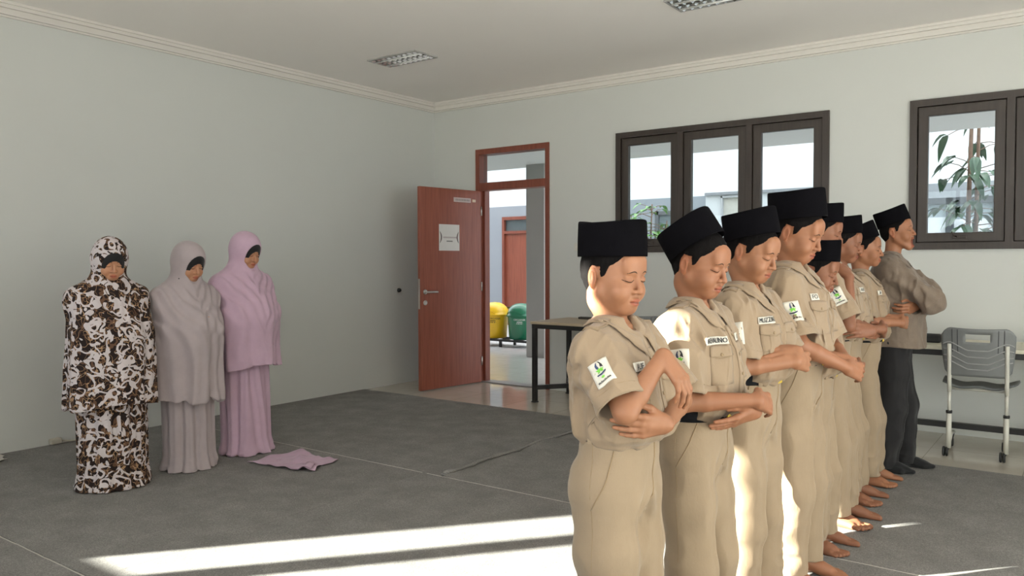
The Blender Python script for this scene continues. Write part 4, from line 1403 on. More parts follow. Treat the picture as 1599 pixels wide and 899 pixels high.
def notice():
    root = empty('paper_notice', dr.location, dr.rotation_euler.z)
    tag(root, 'square white paper notice taped to the open red-brown door', 'notice')
    mb = MB(); u0, u1, z0, z1 = .335, .635, 1.50, 1.785
    mb.box(u0, u1, .0204, .0216, z0, z1); mb.build('sheet', plain('white_paper', (.66, .64, .62), .7, var=.03), root)
    M_GR = plain('pale_grey_print', (.42, .36, .36), .7)
    for sgn, uc in ((1, u0 + .012), (-1, u1 - .012)):
        mb = MB()
        pts = [(uc + sgn*.022*math.sin(math.pi*t), .0222, z0 + .08 + .13*t) for t in np.linspace(0, 1, 9)]
        mb.tube(pts, [.001, .004, .006, .007, .007, .007, .006, .004, .001], 6, flat=1)
        mb.build('scroll_ornament', plain('brown_print', (.14, .10, .10), .7), root)
    mb = MB()
    for k in range(9): mb.box(.572 - k*.022, .572 - k*.022 - .017, .0216, .0222, 1.635, 1.652)
    mb.build('heading', M_GR, root)
    mb = MB()
    for k in range(6): mb.box(.525 - k*.015, .525 - k*.015 - .012, .0216, .0222, 1.597, 1.609)
    mb.build('subheading', plain('dark_print', (.10, .09, .09), .7), root)
notice()

# small things on the walls
mb = MB(); mb.bbox(1.95, 2.03, -.012, 0.0, 1.49, 1.57, .004); sw_ = mb.build('light_switch', plain('cream_switch_plastic', (.62, .60, .54), .4))
tag(sw_, 'cream square light switch on the back wall between the doorway and the window', 'light switch')
mb = MB(); mb.bbox(1.968, 2.012, -.017, -.012, 1.508, 1.552, .002); mb.build('rocker', plain('cream_switch_plastic', (.62, .60, .54), .4), sw_)
mb = MB(); mb.rings([[(q, -.62 + math.cos(t)*r, 1.06 + math.sin(t)*r) for t in np.linspace(0, 2*math.pi, 17)[:-1]] for r, q in ((.024, 0.0), (.024, .012), (.017, .030), (.012, .034))], cap1=True)
tag(mb.build('door_stop', M_RUBBER), 'small round black door stop on the left wall behind the door', 'door stop')
mb = MB(); mb.bbox(0.0, .05, -4.38, -4.30, .012, .055, .008); mb.tube([(.03, -4.30, .03), (.05, -4.24, .02), (.03, -4.17, .014)], .007, 8)
tag(mb.build('cable_plug', plain('cream_cable_plastic', (.50, .46, .38), .5)), 'small cream cable plug at the foot of the left wall behind the patterned prayer gown', 'plug')

# recessed louvre lights in the ceiling
M_MIRROR = plain('mirror_reflector', (.62, .61, .58), .12, metal=1.0)
M_TUBE = plain('white_tube_glass', (.75, .75, .73), .3)
def ceiling_light(cx, cy):
    root = empty('ceiling_light', (cx, cy, ROOM_Z))
    w, d = .60, .30
    mb = MB(); t = .018
    mb.box(-w/2, w/2, -d/2, -d/2 + t, -.012, 0); mb.box(-w/2, w/2, d/2 - t, d/2, -.012, 0)
    mb.box(-w/2, -w/2 + t, -d/2 + t, d/2 - t, -.012, 0); mb.box(w/2 - t, w/2, -d/2 + t, d/2 - t, -.012, 0)
    mb.build('frame', plain('grey_light_frame', (.35, .34, .33), .4), root)
    mb = MB()
    mb.box(-w/2 + t, w/2 - t, -d/2 + t, d/2 - t, -.004, -.001); mb.build('reflector', M_MIRROR, root)
    for yy in (-.07, .07):
        mb = MB(); mb.tube([(-w/2 + .03, yy, -.016), (w/2 - .03, yy, -.016)], .008, 10); mb.build('tube', M_TUBE, root)
        mb = MB()
        for k in range(9):
            u = -w/2 + .045 + k * (w - .09) / 8
            mb.obox((u, yy, -.010), (.010, 0, .006), (0, .058, 0), (-.0012, 0, .0018))
        mb.build('louvre', M_MIRROR, root)
    mb = MB(); mb.box(-w/2 + t, w/2 - t, -.006, .006, -.014, -.002); mb.build('divider', M_MIRROR, root)
    return root
tag(ceiling_light(1.20, -1.785), 'recessed mirror-louvre ceiling light above the doorway corner', 'ceiling light', 'recessed ceiling lights')
tag(ceiling_light(4.13, -1.70), 'recessed mirror-louvre ceiling light cut by the top edge of the photo', 'ceiling light', 'recessed ceiling lights')

# grey carpet laid in lengths
def carpet(x0, x1, y0, y1, label, lift=0.0, edge=None, far_edge=False):
    mb = MB(); nx = 60; ny = 30
    G = np.zeros((nx, ny, 3)); 
    for i in range(nx):
        for j in range(ny):
            x = x0 + (x1 - x0) * (i / (nx - 1)) ** (3 if edge else 1); y = y0 + (y1 - y0) * j / (ny - 1)
            z = .008 + lift
            if edge == 'left': z += .019 * math.exp(-((x - x0) / .05) ** 2) * (.6 + .4 * math.sin(y * 5))
            G[i, j] = (x, y, z)
    mb.shell(G, np.broadcast_to(np.array([0, 0, 1.]), G.shape), .0075, smooth=False)
    o = mb.build('carpet', M_CARPET)
    rnd = random.Random(int(x0 * 100 - y0 * 10))
    def edging(name, pts, r, m):
        e = MB(); e.tube(pts, r, 6, flat=.6); e.build(name, m, o)
    if far_edge:
        n_ = 160; edging('edge_binding', [(x0 + .02 + (x1 - x0 - .04) * k / n_, y1 - .004 + rnd.uniform(-.0015, .0015), .0085 + rnd.uniform(-.0006, .0012)) for k in range(n_ + 1)], .0036, plain('pale_carpet_backing', (.42, .39, .36), .9))
    if edge == 'left':
        n_ = 60; edging('rolled_edge', [(x0 + .008 + rnd.uniform(-.006, .006) + .012 * math.sin(k * .35), y0 + .02 + (y1 - y0 - .03) * k / n_, .020 + rnd.uniform(0, .006)) for k in range(n_ + 1)], [.019 + .004 * math.sin(k * .9) for k in range(n_ + 1)], M_CARPET)
    return tag(o, label, 'carpet', 'lengths of grey carpet')
carpet(.012, 2.983, -3.313, -1.165, 'grey felt carpet length in the corner by the open door')
carpet(2.985, 9.1, -3.313, -1.165, 'grey felt carpet length with a curled edge, reaching to the grey chair', .0, 'left')
carpet(.012, 2.852, -5.447, -3.319, 'grey felt carpet length under the three people in prayer gowns', far_edge=True)
carpet(2.855, 9.1, -5.447, -3.319, 'grey felt carpet length that the nearest uniformed boys stand on', .0005, far_edge=True)
carpet(.012, 9.1, -7.6, -5.452, 'grey felt carpet length nearest the camera at the lower left', far_edge=True)

# ------------------------------------------------------------------ furniture
def work_table(x0, x1, y0, y1, h, top_mat, label):
    root = empty('table', ((x0 + x1) / 2, (y0 + y1) / 2, 0))
    tag(root, label, 'table')
    ox, oy = root.location.x, root.location.y
    a, b, c, d = x0 - ox, x1 - ox, y0 - oy, y1 - oy
    mb = MB(); mb.bbox(a, b, c, d, h - .026, h, .003); mb.build('table_top', top_mat, root)
    t = .042; i = .012
    mb = MB()
    for (p, q, r, u) in ((a + i, b - i, c + i, c + i + t), (a + i, b - i, d - i - t, d - i), (a + i, a + i + t, c + i + t, d - i - t), (b - i - t, b - i, c + i + t, d - i - t)):
        mb.box(p, q, r, u, h - .026 - t, h - .026)
    mb.build('frame_rail', M_BLACKMETAL, root)
    for xx in (a + i, b - i - t):
        for yy in (c + i, d - i - t):
            mb = MB(); mb.bbox(xx, xx + t, yy, yy + t, .012, h - .026 - t, .002)
            leg = mb.build('leg', M_BLACKMETAL, root)
            mb = MB(); mb.bbox(xx - .006, xx + t + .006, yy - .006, yy + t + .006, 0.0, .012, .003); mb.build('glide', M_RUBBER, leg)
    # end bars run inwards to one long stretcher
    mb = MB(); ym = (c + d) / 2
    mb.box(a + .24, b - .24, ym - t/2, ym + t/2, .125, .125 + t)
    for xx, sg in ((a + i + t/2, 1), (b - i - t/2, -1)):
        for yy in (c + i + t/2, d - i - t/2):
            p = Vector((xx, yy, .146)); q = Vector((xx + sg*.24, ym, .146)); m = (p + q) / 2; v = (q - p) / 2; n = Vector((-v.y, v.x, 0)).normalized()
            mb.obox(m, v, n * t/2, (0, 0, t/2))
    mb.build('stretcher', M_BLACKMETAL, root)
    return root
work_table(1.905, 3.55, -.755, -.06, .795, M_TABLETOP, 'wood-topped black steel table beside the doorway, behind the nearest boy')
work_table(4.35, 6.35, -.72, -.06, .765, M_TABLECREAM, 'cream-topped black steel table under the right window, behind the grey chair')

def chair(x, y, yaw, label):
    """grey plastic training chair on steel uprights and castors; it faces local +y"""
    root = empty('chair', (x, y, 0), yaw)
    tag(root, label, 'chair', 'grey plastic chairs')
    W = .222
    nx, nz = 25, 19
    G = np.zeros((nx, nz, 3))
    for i in range(nx):
        u = -1 + 2 * i / (nx - 1)
        for j in range(nz):
            v = j / (nz - 1)
            z = .575 + .345 * v
            wv = W * (1.0 - .10 * (1 - v)**2) 
            corner = max(0, abs(u) - .72) / .28
            top = .345 - .055 * corner ** 2.2 ; bot = .040 * corner ** 2.2 + .02 * (1 - u*u) * 0
            z = .575 + bot + (top - bot) * v - .012 * math.cos(u * math.pi / 2) * (v - .2)
            G[i, j] = (wv * u, -.020 - .035 * v - .045 * (1 - u*u) * (.6 + .4*v), z)
    hole = [(i, j) for i in range(8, 16) for j in range(13, 16)]
    mb = MB()
    N_ = grid_normals(G, np.array([0, 2.0, .75]))
    P1, P2 = G + N_ * .004, G - N_ * .004
    o = len(P1.reshape(-1, 3)); v = list(P1.reshape(-1, 3)) + list(P2.reshape(-1, 3)); f = []
    cells = {(i, j) for i in range(nx - 1) for j in range(nz - 1)} - set(hole)
    idx = lambda i, j: i * nz + j
    for (i, j) in cells:
        q = [idx(i, j), idx(i+1, j), idx(i+1, j+1), idx(i, j+1)]
        f.append(tuple(q)); f.append(tuple(o + k for k in reversed(q)))
        for (di, dj, a_, b_) in ((-1, 0, 3, 0), (1, 0, 1, 2), (0, -1, 0, 1), (0, 1, 2, 3)):
            if (i + di, j + dj) not in cells:
                f.append((q[b_], q[a_], o + q[a_], o + q[b_]))
    mb.add(v, f, 0, True)
    back = mb.build('backrest', M_GREYPLASTIC, root)
    def onb(u, vv, out):
        i = (u + 1) / 2 * (nx - 1); j = vv * (nz - 1); i0 = min(int(i), nx - 2); j0 = min(int(j), nz - 2)
        a, b = i - i0, j - j0
        p = G[i0, j0]*(1-a)*(1-b) + G[i0+1, j0]*a*(1-b) + G[i0, j0+1]*(1-a)*b + G[i0+1, j0+1]*a*b
        return p + np.array([0, -out, 0])
    for k, vv in enumerate((.70, .56, .42, .30)):
        mb = MB()
        pts = [onb(u, vv - .15 * max(0, min(1, (0.75 - abs(u)) / .45)), .006) for u in np.linspace(-.97, .97, 29)]
        mb.tube(pts, .0042, 6)
        mb.build('back_rib', plain('pale_grey_plastic', (.30, .30, .295), .45), back)
    for u in (-.70, -.55, .55, .70):
        mb = MB(); mb.tube([onb(u, t, .004) for t in np.linspace(.5, .97, 8)], .003, 6); mb.build('back_groove', plain('dark_grey_plastic', (.05, .05, .052), .6), back)
    # seat
    S = np.zeros((21, 17, 3))
    for i in range(21):
        u = -1 + i / 10
        for j in range(17):
            v = j / 16
            w = .235 * (1 - .10 * (1 - v) ** 2)
            S[i, j] = (w * u, .02 + .42 * v, .500 - .012 * (1 - u*u) + .014 * abs(u)**3 + .012 * (1 - v)**2 - .03 * max(0, v - .8)**2 * 9 + .008 * math.cos(u*6))
    mb = MB(); mb.shell(S, grid_normals(S, np.array([0, .2, -2.0])), .016)
    mb.build('seat', plain('dark_grey_seat_plastic', (.115, .12, .12), .45), root)
    for sx in (-1, 1):
        x_ = sx * .172
        mb = MB(); mb.tube([(x_, -.062, .80), (x_, -.052, .72), (x_, -.030, .60), (x_, -.022, .53), (x_, -.018, .46)], [.0135]*5, 10); mb.build('back_post', M_WHITEMETAL, root)
        mb = MB(); mb.tube([(x_, -.010, .48), (x_, -.010, .31)], .011, 10); mb.tube([(x_, -.010, .315), (x_, -.010, .06)], .017, 12); mb.tube([(x_, -.010, .075), (x_, .16, .13), (x_, .34, .11)], .012, 10)
        mb.tube([(x_, -.010, .47), (x_, .18, .476), (x_, .36, .474)], .011, 8)
        leg = mb.build('leg', M_WHITEMETAL, root)
        mb = MB(); mb.tube([(x_, -.010, .306), (x_, -.010, .324)], .020, 12); mb.build('collar', M_RUBBER, leg)
        for yy in (-.012, .345):
            mb = MB(); cx = x_ - .020
            for off in (-.010, .010):
                mb.rings([[(cx + off + q, yy + math.cos(t)*r, .034 + math.sin(t)*r) for t in np.linspace(0, 2*math.pi, 21)[:-1]] for r, q in ((.012, -.008), (.030, -.008), (.034, -.004), (.034, .004), (.030, .008), (.012, .008))], cap0=True, cap1=True)
            mb.tube([(cx + .004, yy, .034), (x_ , yy, .06 if yy < 0 else .105)], .008, 8)
            mb.build('castor', M_RUBBER, leg)
    for yy in (.08, .30):
        mb = MB(); mb.tube([(-.172, yy, .471), (.172, yy, .471)], .010, 8); mb.build('cross_bar', M_WHITEMETAL, root)
    return root
chair(5.711, -.80, math.radians(2), 'grey plastic chair on castors with a slotted back, at the cream table')
chair(3.20, -.93, math.radians(4), 'grey plastic chair half hidden behind the nearest boys, at the wood-topped table')

# things lying about
def soft_pouch():
    root = empty('pencil_case', (5.385, -.47, .765)); tag(root, 'black pouch with a brown end lying on the cream table', 'pouch')
    mb = MB(); mb.bbox(-.085, .055, -.04, .04, .002, .066, .016); mb.build('pouch_body', plain('black_nylon', (.02, .02, .02), .7, bump=.2), root)
    mb = MB(); mb.bbox(.055, .085, -.036, .036, .003, .060, .012); mb.build('pouch_end', plain('tan_leather', (.30, .22, .16), .6), root)
soft_pouch()
mb = MB(); mb.bbox(-.085, .085, -.022, .022, .001, .022, .005)
ph = mb.build('remote_control', plain('dark_brown_plastic', (.03, .025, .022), .5), None, (2.215, -.20, .795), .1)
tag(ph, 'dark remote control lying at the back of the wood-topped table', 'remote control')
for k in range(6):
    mb = MB(); mb.bbox(-.065 + k*.022, -.052 + k*.022, -.008, .008, .0215, .0245, .001); mb.build('button', M_RUBBER, ph)

# lilac prayer cloth dropped on the carpet
def floor_cloth():
    c = [(1.700, -3.86), (1.735, -3.45), (2.14, -3.44), (2.235, -3.735)]
    n = 34; G = np.zeros((n, n, 3))
    for i in range(n):
        for j in range(n):
            u, v = i / (n - 1), j / (n - 1)
            p = np.array(c[0])*(1-u)*(1-v) + np.array(c[1])*(1-u)*v + np.array(c[2])*u*v + np.array(c[3])*u*(1-v)
            p = p + .018 * np.array([math.sin(7*v + 2*u), math.sin(6*u + 1)])
            z = .022 + .010 * (math.sin(9*u + 4*v) * math.sin(5*v - 2*u)) + .012 * math.exp(-((u + v - 1.1) / .08) ** 2) + .006 * math.sin(23*u - 11*v)
            z = max(.019, z)
            if u > .80 and v < .42: z += .022 * math.exp(-((u - .86) / .06) ** 2)
            G[i, j] = (p[0], p[1], z)
    mb = MB(); mb.shell(G, grid_normals(G, np.array([1.9, -3.6, -5])), .003)
    r = mb.build('prayer_cloth', M_LILAC); tag(r, 'lilac prayer cloth lying crumpled on the grey carpet in front of the lilac gown', 'cloth')
    G2 = G[22:32, 0:9].copy(); G2[..., 2] += .011; G2[..., 0] += .02; G2[..., 1] -= .01
    mb = MB(); mb.shell(G2, grid_normals(G2, np.array([1.9, -3.6, -5])), .003); mb.build('folded_corner', M_LILAC, r)
floor_cloth()
G = np.zeros((16, 12, 3))
for i in range(16):
    for j in range(12):
        u, v = i / 15, j / 11
        G[i, j] = (.12 + .17*u + .02*math.sin(5*v), -4.93 + .17*v + .02*math.sin(6*u), .020 + .022 * abs(math.sin(5*u + 2*v)) * (1 - abs(2*v - 1)*.6))
mb = MB(); mb.shell(G, grid_normals(G, np.array([.2, -4.85, -5])), .004)
tag(mb.build('tissue', plain('white_tissue_paper', (.62, .58, .54), .8)), 'crumpled white tissue on the carpet at the left edge of the photo', 'tissue')

# ------------------------------------------------------------------ corridor and courtyard beyond the back wall
M_GREYPAINT = plain('blue_grey_paint', (.30, .325, .36), .8, var=.03, scale=2)
M_FACADE = plain('pale_concrete_render', (.86, .88, .90), .85, var=.06, scale=1.1, spec=.2)
M_COLUMN = plain('grey_column_paint', (.34, .325, .305), .8, var=.03, scale=2)
M_SOFFIT = plain('white_soffit_paint', (.72, .70, .68), .85, var=.02)
M_GRAVEL = plain('pale_gravel', (.42, .41, .40), .9, var=.75, scale=42, bump=1.0, bscale=45)
M_DARKGLASS = plain('dark_tinted_glass', (.10, .13, .14), .08, spec=.8)
mb = MB(); mb.box(-12, 14, .16, 3.10, -.2, -.01); struct(mb.build('floor_corridor', M_TILE_OUT))
mb = MB(); mb.box(-12, 14, 3.10, 7.0, -.2, -.02); struct(mb.build('ground_gravel', M_GRAVEL))
mb = MB(); mb.box(-30, 30, 7.0, 40, -.2, -.03); struct(mb.build('ground_beyond', M_GRAVEL))
mb = MB(); mb.box(-40, 40, -60, ROOM_Y - .2, -.2, -.03); struct(mb.build('ground_in_front', plain('pale_concrete_yard', (.42, .41, .39), .9)))
mb = MB(); mb.box(-12, 14, .16, 2.62, 2.775, 3.0); struct(mb.build('ceiling_corridor', M_SOFFIT))
for k, cx in enumerate((-.305, -6.3, 7.9)):
    mb = MB(); mb.box(cx, cx + .31, 2.33, 2.62, -.01, 2.775); struct(mb.build('column_corridor', M_COLUMN))
FY = 7.0
panel_wall('wall_courtyard', 'y', FY, FY + .25, -14, .50, -.03, 2.59, [(-4.22, -3.30, -.03, 2.36), (-5.9, -4.66, .78, 2.22), (-.52, .36, -.03, 2.34)], M_GREYPAINT)
panel_wall('wall_courtyard_right', 'y', FY, FY + .25, .50, 14, -.03, 2.59, [(.80, 1.26, .9, 2.57), (4.05, 5.20, .9, 2.36)], plain('white_courtyard_paint', (.66, .68, .70), .85, var=.04, scale=1.2))
mb = MB(); mb.box(-14, 14, FY + .02, FY + .3, 2.59, 9.0); struct(mb.build('wall_courtyard_upper', M_FACADE))
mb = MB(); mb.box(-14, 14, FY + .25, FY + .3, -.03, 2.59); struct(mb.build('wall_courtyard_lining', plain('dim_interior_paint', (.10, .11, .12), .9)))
mb = MB(); mb.box(.50, 3.6, FY - .05, FY + .02, 2.59, 2.64); struct(mb.build('trim_courtyard', plain('grey_flashing', (.28, .29, .31), .6)))
mb = MB(); mb.box(3.6, 6.2, FY - .03, FY, 2.36, 2.59); struct(mb.build('trim_courtyard_band', plain('mid_grey_band_paint', (.33, .345, .37), .8)))
# the red-brown door across the courtyard
mb = MB(); a, b = -4.22, -3.30
mb.box(a, a + .06, FY - .03, FY + .12, -.02, 2.36); mb.box(b - .06, b, FY - .03, FY + .12, -.02, 2.36); mb.box(a + .06, b - .06, FY - .03, FY + .12, 2.29, 2.36); mb.box(a + .06, b - .06, FY - .03, FY + .12, 1.99, 2.05)
d2 = struct(mb.build('door_2', M_DOORFRAME))
mb = MB(); mb.box(a + .06, b - .06, FY + .03, FY + .07, -.02, 1.99); mb.build('door_leaf', M_DOOR, d2)
mb = MB(); mb.box(a + .06, b - .06, FY + .04, FY + .05, 2.05, 2.29); mb.build('pane', M_DARKGLASS, d2)
def far_window(name, a, b, z0, z1, mull, glass, mat=M_WINFRAME, t=.07):
    mb = MB()
    mb.box(a, b, FY - .03, FY + .1, z1 - t, z1); mb.box(a, b, FY - .03, FY + .1, z0, z0 + t); mb.box(a, a + t, FY - .03, FY + .1, z0, z1); mb.box(b - t, b, FY - .03, FY + .1, z0, z1)
    for m_ in mull: mb.box(m_ - t/2, m_ + t/2, FY - .03, FY + .1, z0, z1)
    w = struct(mb.build(name, mat))
    mb = MB(); mb.box(a, b, FY + .03, FY + .04, z0, z1); mb.build('pane', glass, w)
    return w
far_window('window_6', -5.9, -4.66, .78, 2.22, [-5.3], M_DARKGLASS)
far_window('window_7', -.52, .36, .0, 2.34, [], plain('teal_grey_glass', (.20, .25, .27), .15, spec=.7), plain('grey_frame', (.12, .13, .14), .5))
far_window('window_8', .80, 1.26, .9, 2.57, [], plain('pale_blind', (.60, .58, .53), .7), plain('light_grey_frame', (.45, .46, .48), .5), .035)
w9 = far_window('window_9', 4.05, 5.20, .9, 2.36, [4.52], plain('grey_blue_glass', (.34, .40, .44), .15, spec=.6), plain('charcoal_frame', (.07, .075, .085), .5), .10)
mb = MB(); mb.box(4.16, 4.46, FY + .02, FY + .03, 1.0, 2.06); mb.box(4.58, 5.1, FY + .02, FY + .03, 1.0, 2.02); mb.build('blind', plain('white_blind', (.72, .75, .78), .7), w9)

# two domed litter bins on a black rack
def litter_bin(x, y, mat_, ink, words, label):
    root = empty('litter_bin', (x, y, .115)); tag(root, label, 'bin', 'domed litter bins in the courtyard')
    mb = MB(); mb.lathe([(.0, 0), (.190, 0), (.200, .012), (.222, .36), (.226, .375)], 36); body = mb.build('bin_body', mat_, root)
    mb = MB(); mb.lathe([(.228, .372), (.246, .374), (.248, .392), (.236, .400), (.228, .440), (.200, .50), (.150, .548), (.085, .578), (.0, .588)], 36); lid = mb.build('bin_lid', mat_, root)
    mb = MB()
    pts = [(math.cos(t)*.236 , math.sin(t)*.236, .415 + .05*math.sin((t + 2.3)/1.4*math.pi)) for t in np.linspace(-2.3, -.9, 12)]
    mb.tube(pts, .004, 6); mb.build('flap_edge', mat_, lid)
    # stencilled words and a pictogram of a person dropping litter
    def cyl(a0, u, z, r): 
        t = a0 + u / .21
        rr = .192 + (z / .37) * .030 + r
        return (math.cos(t)*rr, math.sin(t)*rr, z)
    a0 = math.radians(-62)
    mb = MB()
    def rect(u0, u1, z0, z1):
        n = 4
        top = [cyl(a0, u0 + (u1 - u0)*k/n, z1, .0025) for k in range(n + 1)]; bot = [cyl(a0, u0 + (u1 - u0)*k/n, z0, .0025) for k in range(n + 1)]
        mb.rings([bot, top], closed_u=False)
    z = .325
    for wd in words[:1]:
        v, f, w = text_mesh(wd)
        hgt = .030 if wd is words[0] else .020
        q = [cyl(a0, a*hgt, z + b*hgt, .0025) for a, b in v]; mb.add(q, f, 0, True); z -= .040
    mb.build('lettering', ink, body)
    for zz, hw in ((.288, .045), (.262, .052)):
        mb = MB(); rect(-hw, hw, zz - .006, zz + .006); mb.build('small_print', ink, body)
    mb = MB()
    fz0, fz1 = .055, .195
    rect(-.055, .055, fz0, fz0 + .006); rect(-.055, .055, fz1 - .006, fz1); rect(-.055, -.049, fz0, fz1); rect(.049, .055, fz0, fz1)
    rect(-.012, .016, .10, .155); rect(-.010, .0, .062, .10); rect(.004, .014, .062, .10); rect(-.006, .010, .160, .180); rect(-.032, -.012, .135, .147); rect(-.040, -.024, .066, .105)
    mb.build('pictogram', ink, body)
    return root
M_YEL = plain('yellow_bin_plastic', (.78, .47, .012), .3, var=.03)
M_GRN = plain('green_bin_plastic', (.010, .13, .062), .22, var=.03)
litter_bin(-1.735, 3.45, M_YEL, M_INK, ('ANORGANIK', 'PLASTIK', 'KALENG'), 'yellow domed litter bin seen through the open doorway')
litter_bin(-1.195, 3.45, M_GRN, plain('white_stencil_paint', (.62, .66, .62), .6), ('ORGANIK', 'DAUN', 'SISA MAKANAN'), 'green domed litter bin half behind the grey column')
def bin_rack():
    root = empty('bin_rack', (-1.47, 3.45, 0)); tag(root, 'black steel rack carrying the yellow and green litter bins', 'rack')
    mb = MB()
    for yy in (-.2, .2): mb.box(-.62, .62, yy - .018, yy + .018, .075, .108)
    for xx in (-.62, -.27, .0, .27, .62): mb.box(xx - .016, xx + .016, -.2, .2, .082, .110)
    mb.build('shelf_frame', M_BLACKMETAL, root)
    for xx in (-.60, 0, .60):
        for yy in (-.2, .2):
            mb = MB(); mb.box(xx - .018, xx + .018, yy - .018, yy + .018, -.02, .075); mb.build('leg', M_BLACKMETAL, root)
    mb = MB(); mb.box(-.018, .018, .185, .215, .108, .62); mb.box(-.62, .62, .185, .215, .59, .62); mb.build('back_rail', M_BLACKMETAL, root)
bin_rack()

# courtyard plants
def leaf_verts(mb, base, d, up, L_, w, droop, mat=0):
    d = unit(d); side = unit(np.cross(d, up)); upn = np.cross(side, d); rows = []
    for t, k in ((0, .10), (.2, .7), (.45, 1.0), (.7, .8), (.9, .35), (1.0, .02)):
        c = np.asarray(base) + d * L_ * t - np.array([0, 0, droop * L_ * t * t]); ww = w * k
        rows.append([c - side * ww + upn * ww * .35, c, c + side * ww + upn * ww * .35])
    v = [p for r in rows for p in r]; f = []
    for i in range(len(rows) - 1):
        for j in (0, 1): f.append((i*3 + j, i*3 + j + 1, (i+1)*3 + j + 1, (i+1)*3 + j))
    mb.add(v, f, mat, True)
M_LEAFD = plain('dark_green_leaf', (.035, .085, .040), .35, var=.3, scale=5)
M_LEAFL = plain('bright_green_leaf', (.14, .33, .060), .4, var=.3, scale=5)
M_BARK = plain('brown_bark', (.20, .12, .085), .9, var=.25, scale=30, bump=.5)
def plant(name, x, y, z0, stems, leafmat, label, cat, seed, L_, w, n_leaf, zs, spread, droop):
    rnd = random.Random(seed)
    root = empty(name, (x, y, z0)); tag(root, label, cat)
    mb = MB(); fl = MB()
    for (sx, sy, h, r, lean) in stems:
        pts = [np.array([sx + lean[0]*t*t, sy + lean[1]*t*t, h*t]) for t in np.linspace(0, 1, 8)]
        mb.tube(pts, [r * (1 - .45*k/7) for k in range(8)], 8)
        for q in range(n_leaf):
            t = rnd.uniform(*zs); p = np.array([np.interp(t, np.linspace(0, 1, 8), [pp[c] for pp in pts]) for c in range(3)])
            a = rnd.uniform(0, 2*math.pi); el = rnd.uniform(-.35, .55)
            d = np.array([math.cos(a)*math.cos(el), math.sin(a)*math.cos(el), math.sin(el)])
            bl = rnd.uniform(.15, 1) * spread
            e = p + d * bl
            if bl > .12: mb.tube([p, p + d*bl*.6 + np.array([0, 0, .02]), e], [.006, .005, .004], 5)
            for m_ in range(rnd.choice((2, 3, 3, 4))):
                a2 = a + rnd.uniform(-1.1, 1.1)
                leaf_verts(fl, e, (math.cos(a2), math.sin(a2), rnd.uniform(-.3, .5)), (0, 0, 1), L_ * rnd.uniform(.7, 1.15), w * rnd.uniform(.8, 1.1), droop * rnd.uniform(.6, 1.3))
    mb.build('stem', M_BARK, root); fl.build('foliage', leafmat, root)
    return root
plant('courtyard_tree', 5.12, 3.75, -.02, [(0, 0, 3.7, .034, (.05, .0)), (.085, .02, 3.6, .030, (.03, .02))], M_LEAFD, 'slender twin-stemmed tree with drooping dark leaves outside the right window', 'tree', 11, .21, .052, 26, (.45, .92), .42, .9)
plant('courtyard_shrub', .95, 3.75, -.02, [(0, 0, 2.25, .018, (.05, 0)), (.12, .05, 2.0, .015, (.15, 0)), (-.1, 0, 2.1, .015, (-.2, 0)), (.25, .1, 1.9, .014, (.15, .05))], M_LEAFL, 'bright green leafy shrub outside the left pane of the middle window', 'shrub', 5, .15, .030, 34, (.35, 1.0), .30, .5)
plant('courtyard_shrub', 5.75, 5.2, -.02, [(0, 0, 2.0, .014, (-.1, 0)), (.2, .0, 1.9, .014, (.1, 0)), (-.25, .05, 1.8, .012, (-.1, 0))], M_LEAFL, 'small pale green shrub low behind the slender tree, outside the right window', 'shrub', 8, .14, .024, 22, (.45, 1.0), .24, .5)
# ------------------------------------------------------------------ the people
SKIN_A = mat_skin('light_brown_skin', (0.30, 0.134, 0.070))
SKIN_B = mat_skin('warm_brown_skin', (0.285, 0.122, 0.063))
SKIN_D = mat_skin('fair_brown_skin', (0.42, 0.205, 0.118))
SKIN_C = mat_skin('deep_brown_skin', (0.22, 0.090, 0.048))
CURL = lambda a, b=None, c=None: ((a, b if b is not None else a*1.4, c if c is not None else a*.8),) * 4
def boy(label, x, y, yaw, h, skin, seed, head, cap, tag_r=None, tag_l=None, res=.0030, **kw):
    arms = {k: kw.pop(k) for k in ('RA', 'LA', 'RH', 'LH')}
    hemf = kw.pop('hemf', .90); belt = kw.pop('belt', .885); over = kw.pop('over', 0.0); bulge = kw.pop('bulge', 0.0); det = kw.pop('det', 2)
    P = make_person(label, x, y, yaw, h, skin, head=head, res=res, group='boys in khaki school uniform and black caps', **arms, **kw)
    add_hair(P); add_cap(P, *cap)
    add_shirt(P, seed, tag_r, tag_l, hemf=hemf, bulge=bulge, details=det, belt_z=belt, over=over, res=.0045 if res < .0033 else .0055)
    add_trousers(P, seed + 1, res=.005 if res < .0033 else .006, top=belt)
    add_belt(P, belt)
    return P
boy('boy nearest the camera in khaki uniform, one forearm raised with the hand hanging limp', 5.235, -5.10, 0, 1.42, SKIN_A, 3, (10, -8, 0), (0, -4), 'ALIF', None, res=.0026, bulge=.012, belt=.930, over=.014, lean=-.055,
    RA=((.125, -.192, .978), (.182, -.085, 1.118)), LA=((.12, .165, .96), (.185, -.075, .935)),
    RH=((.55, .15, -.75), (-.75, .1, -.5), CURL(.35, .5, .3), .2), LH=((-.45, -.85, .0), (-.75, .45, .25), CURL(.22, .30, .2), .5))
FOLD_R = lambda s, z=.93: ((.045*s, -.182*s, (z + .005)*s), (.215*s, -.045*s, z*s))
FOLD_L = lambda s, z=.93: ((.045*s, .165*s, z*s), (.200*s, .045*s, (z - .02)*s))
RHF = ((.10, .93, -.20), (-.90, .12, .10), CURL(.30, .35, .25), .4)
s = 1.47/1.45
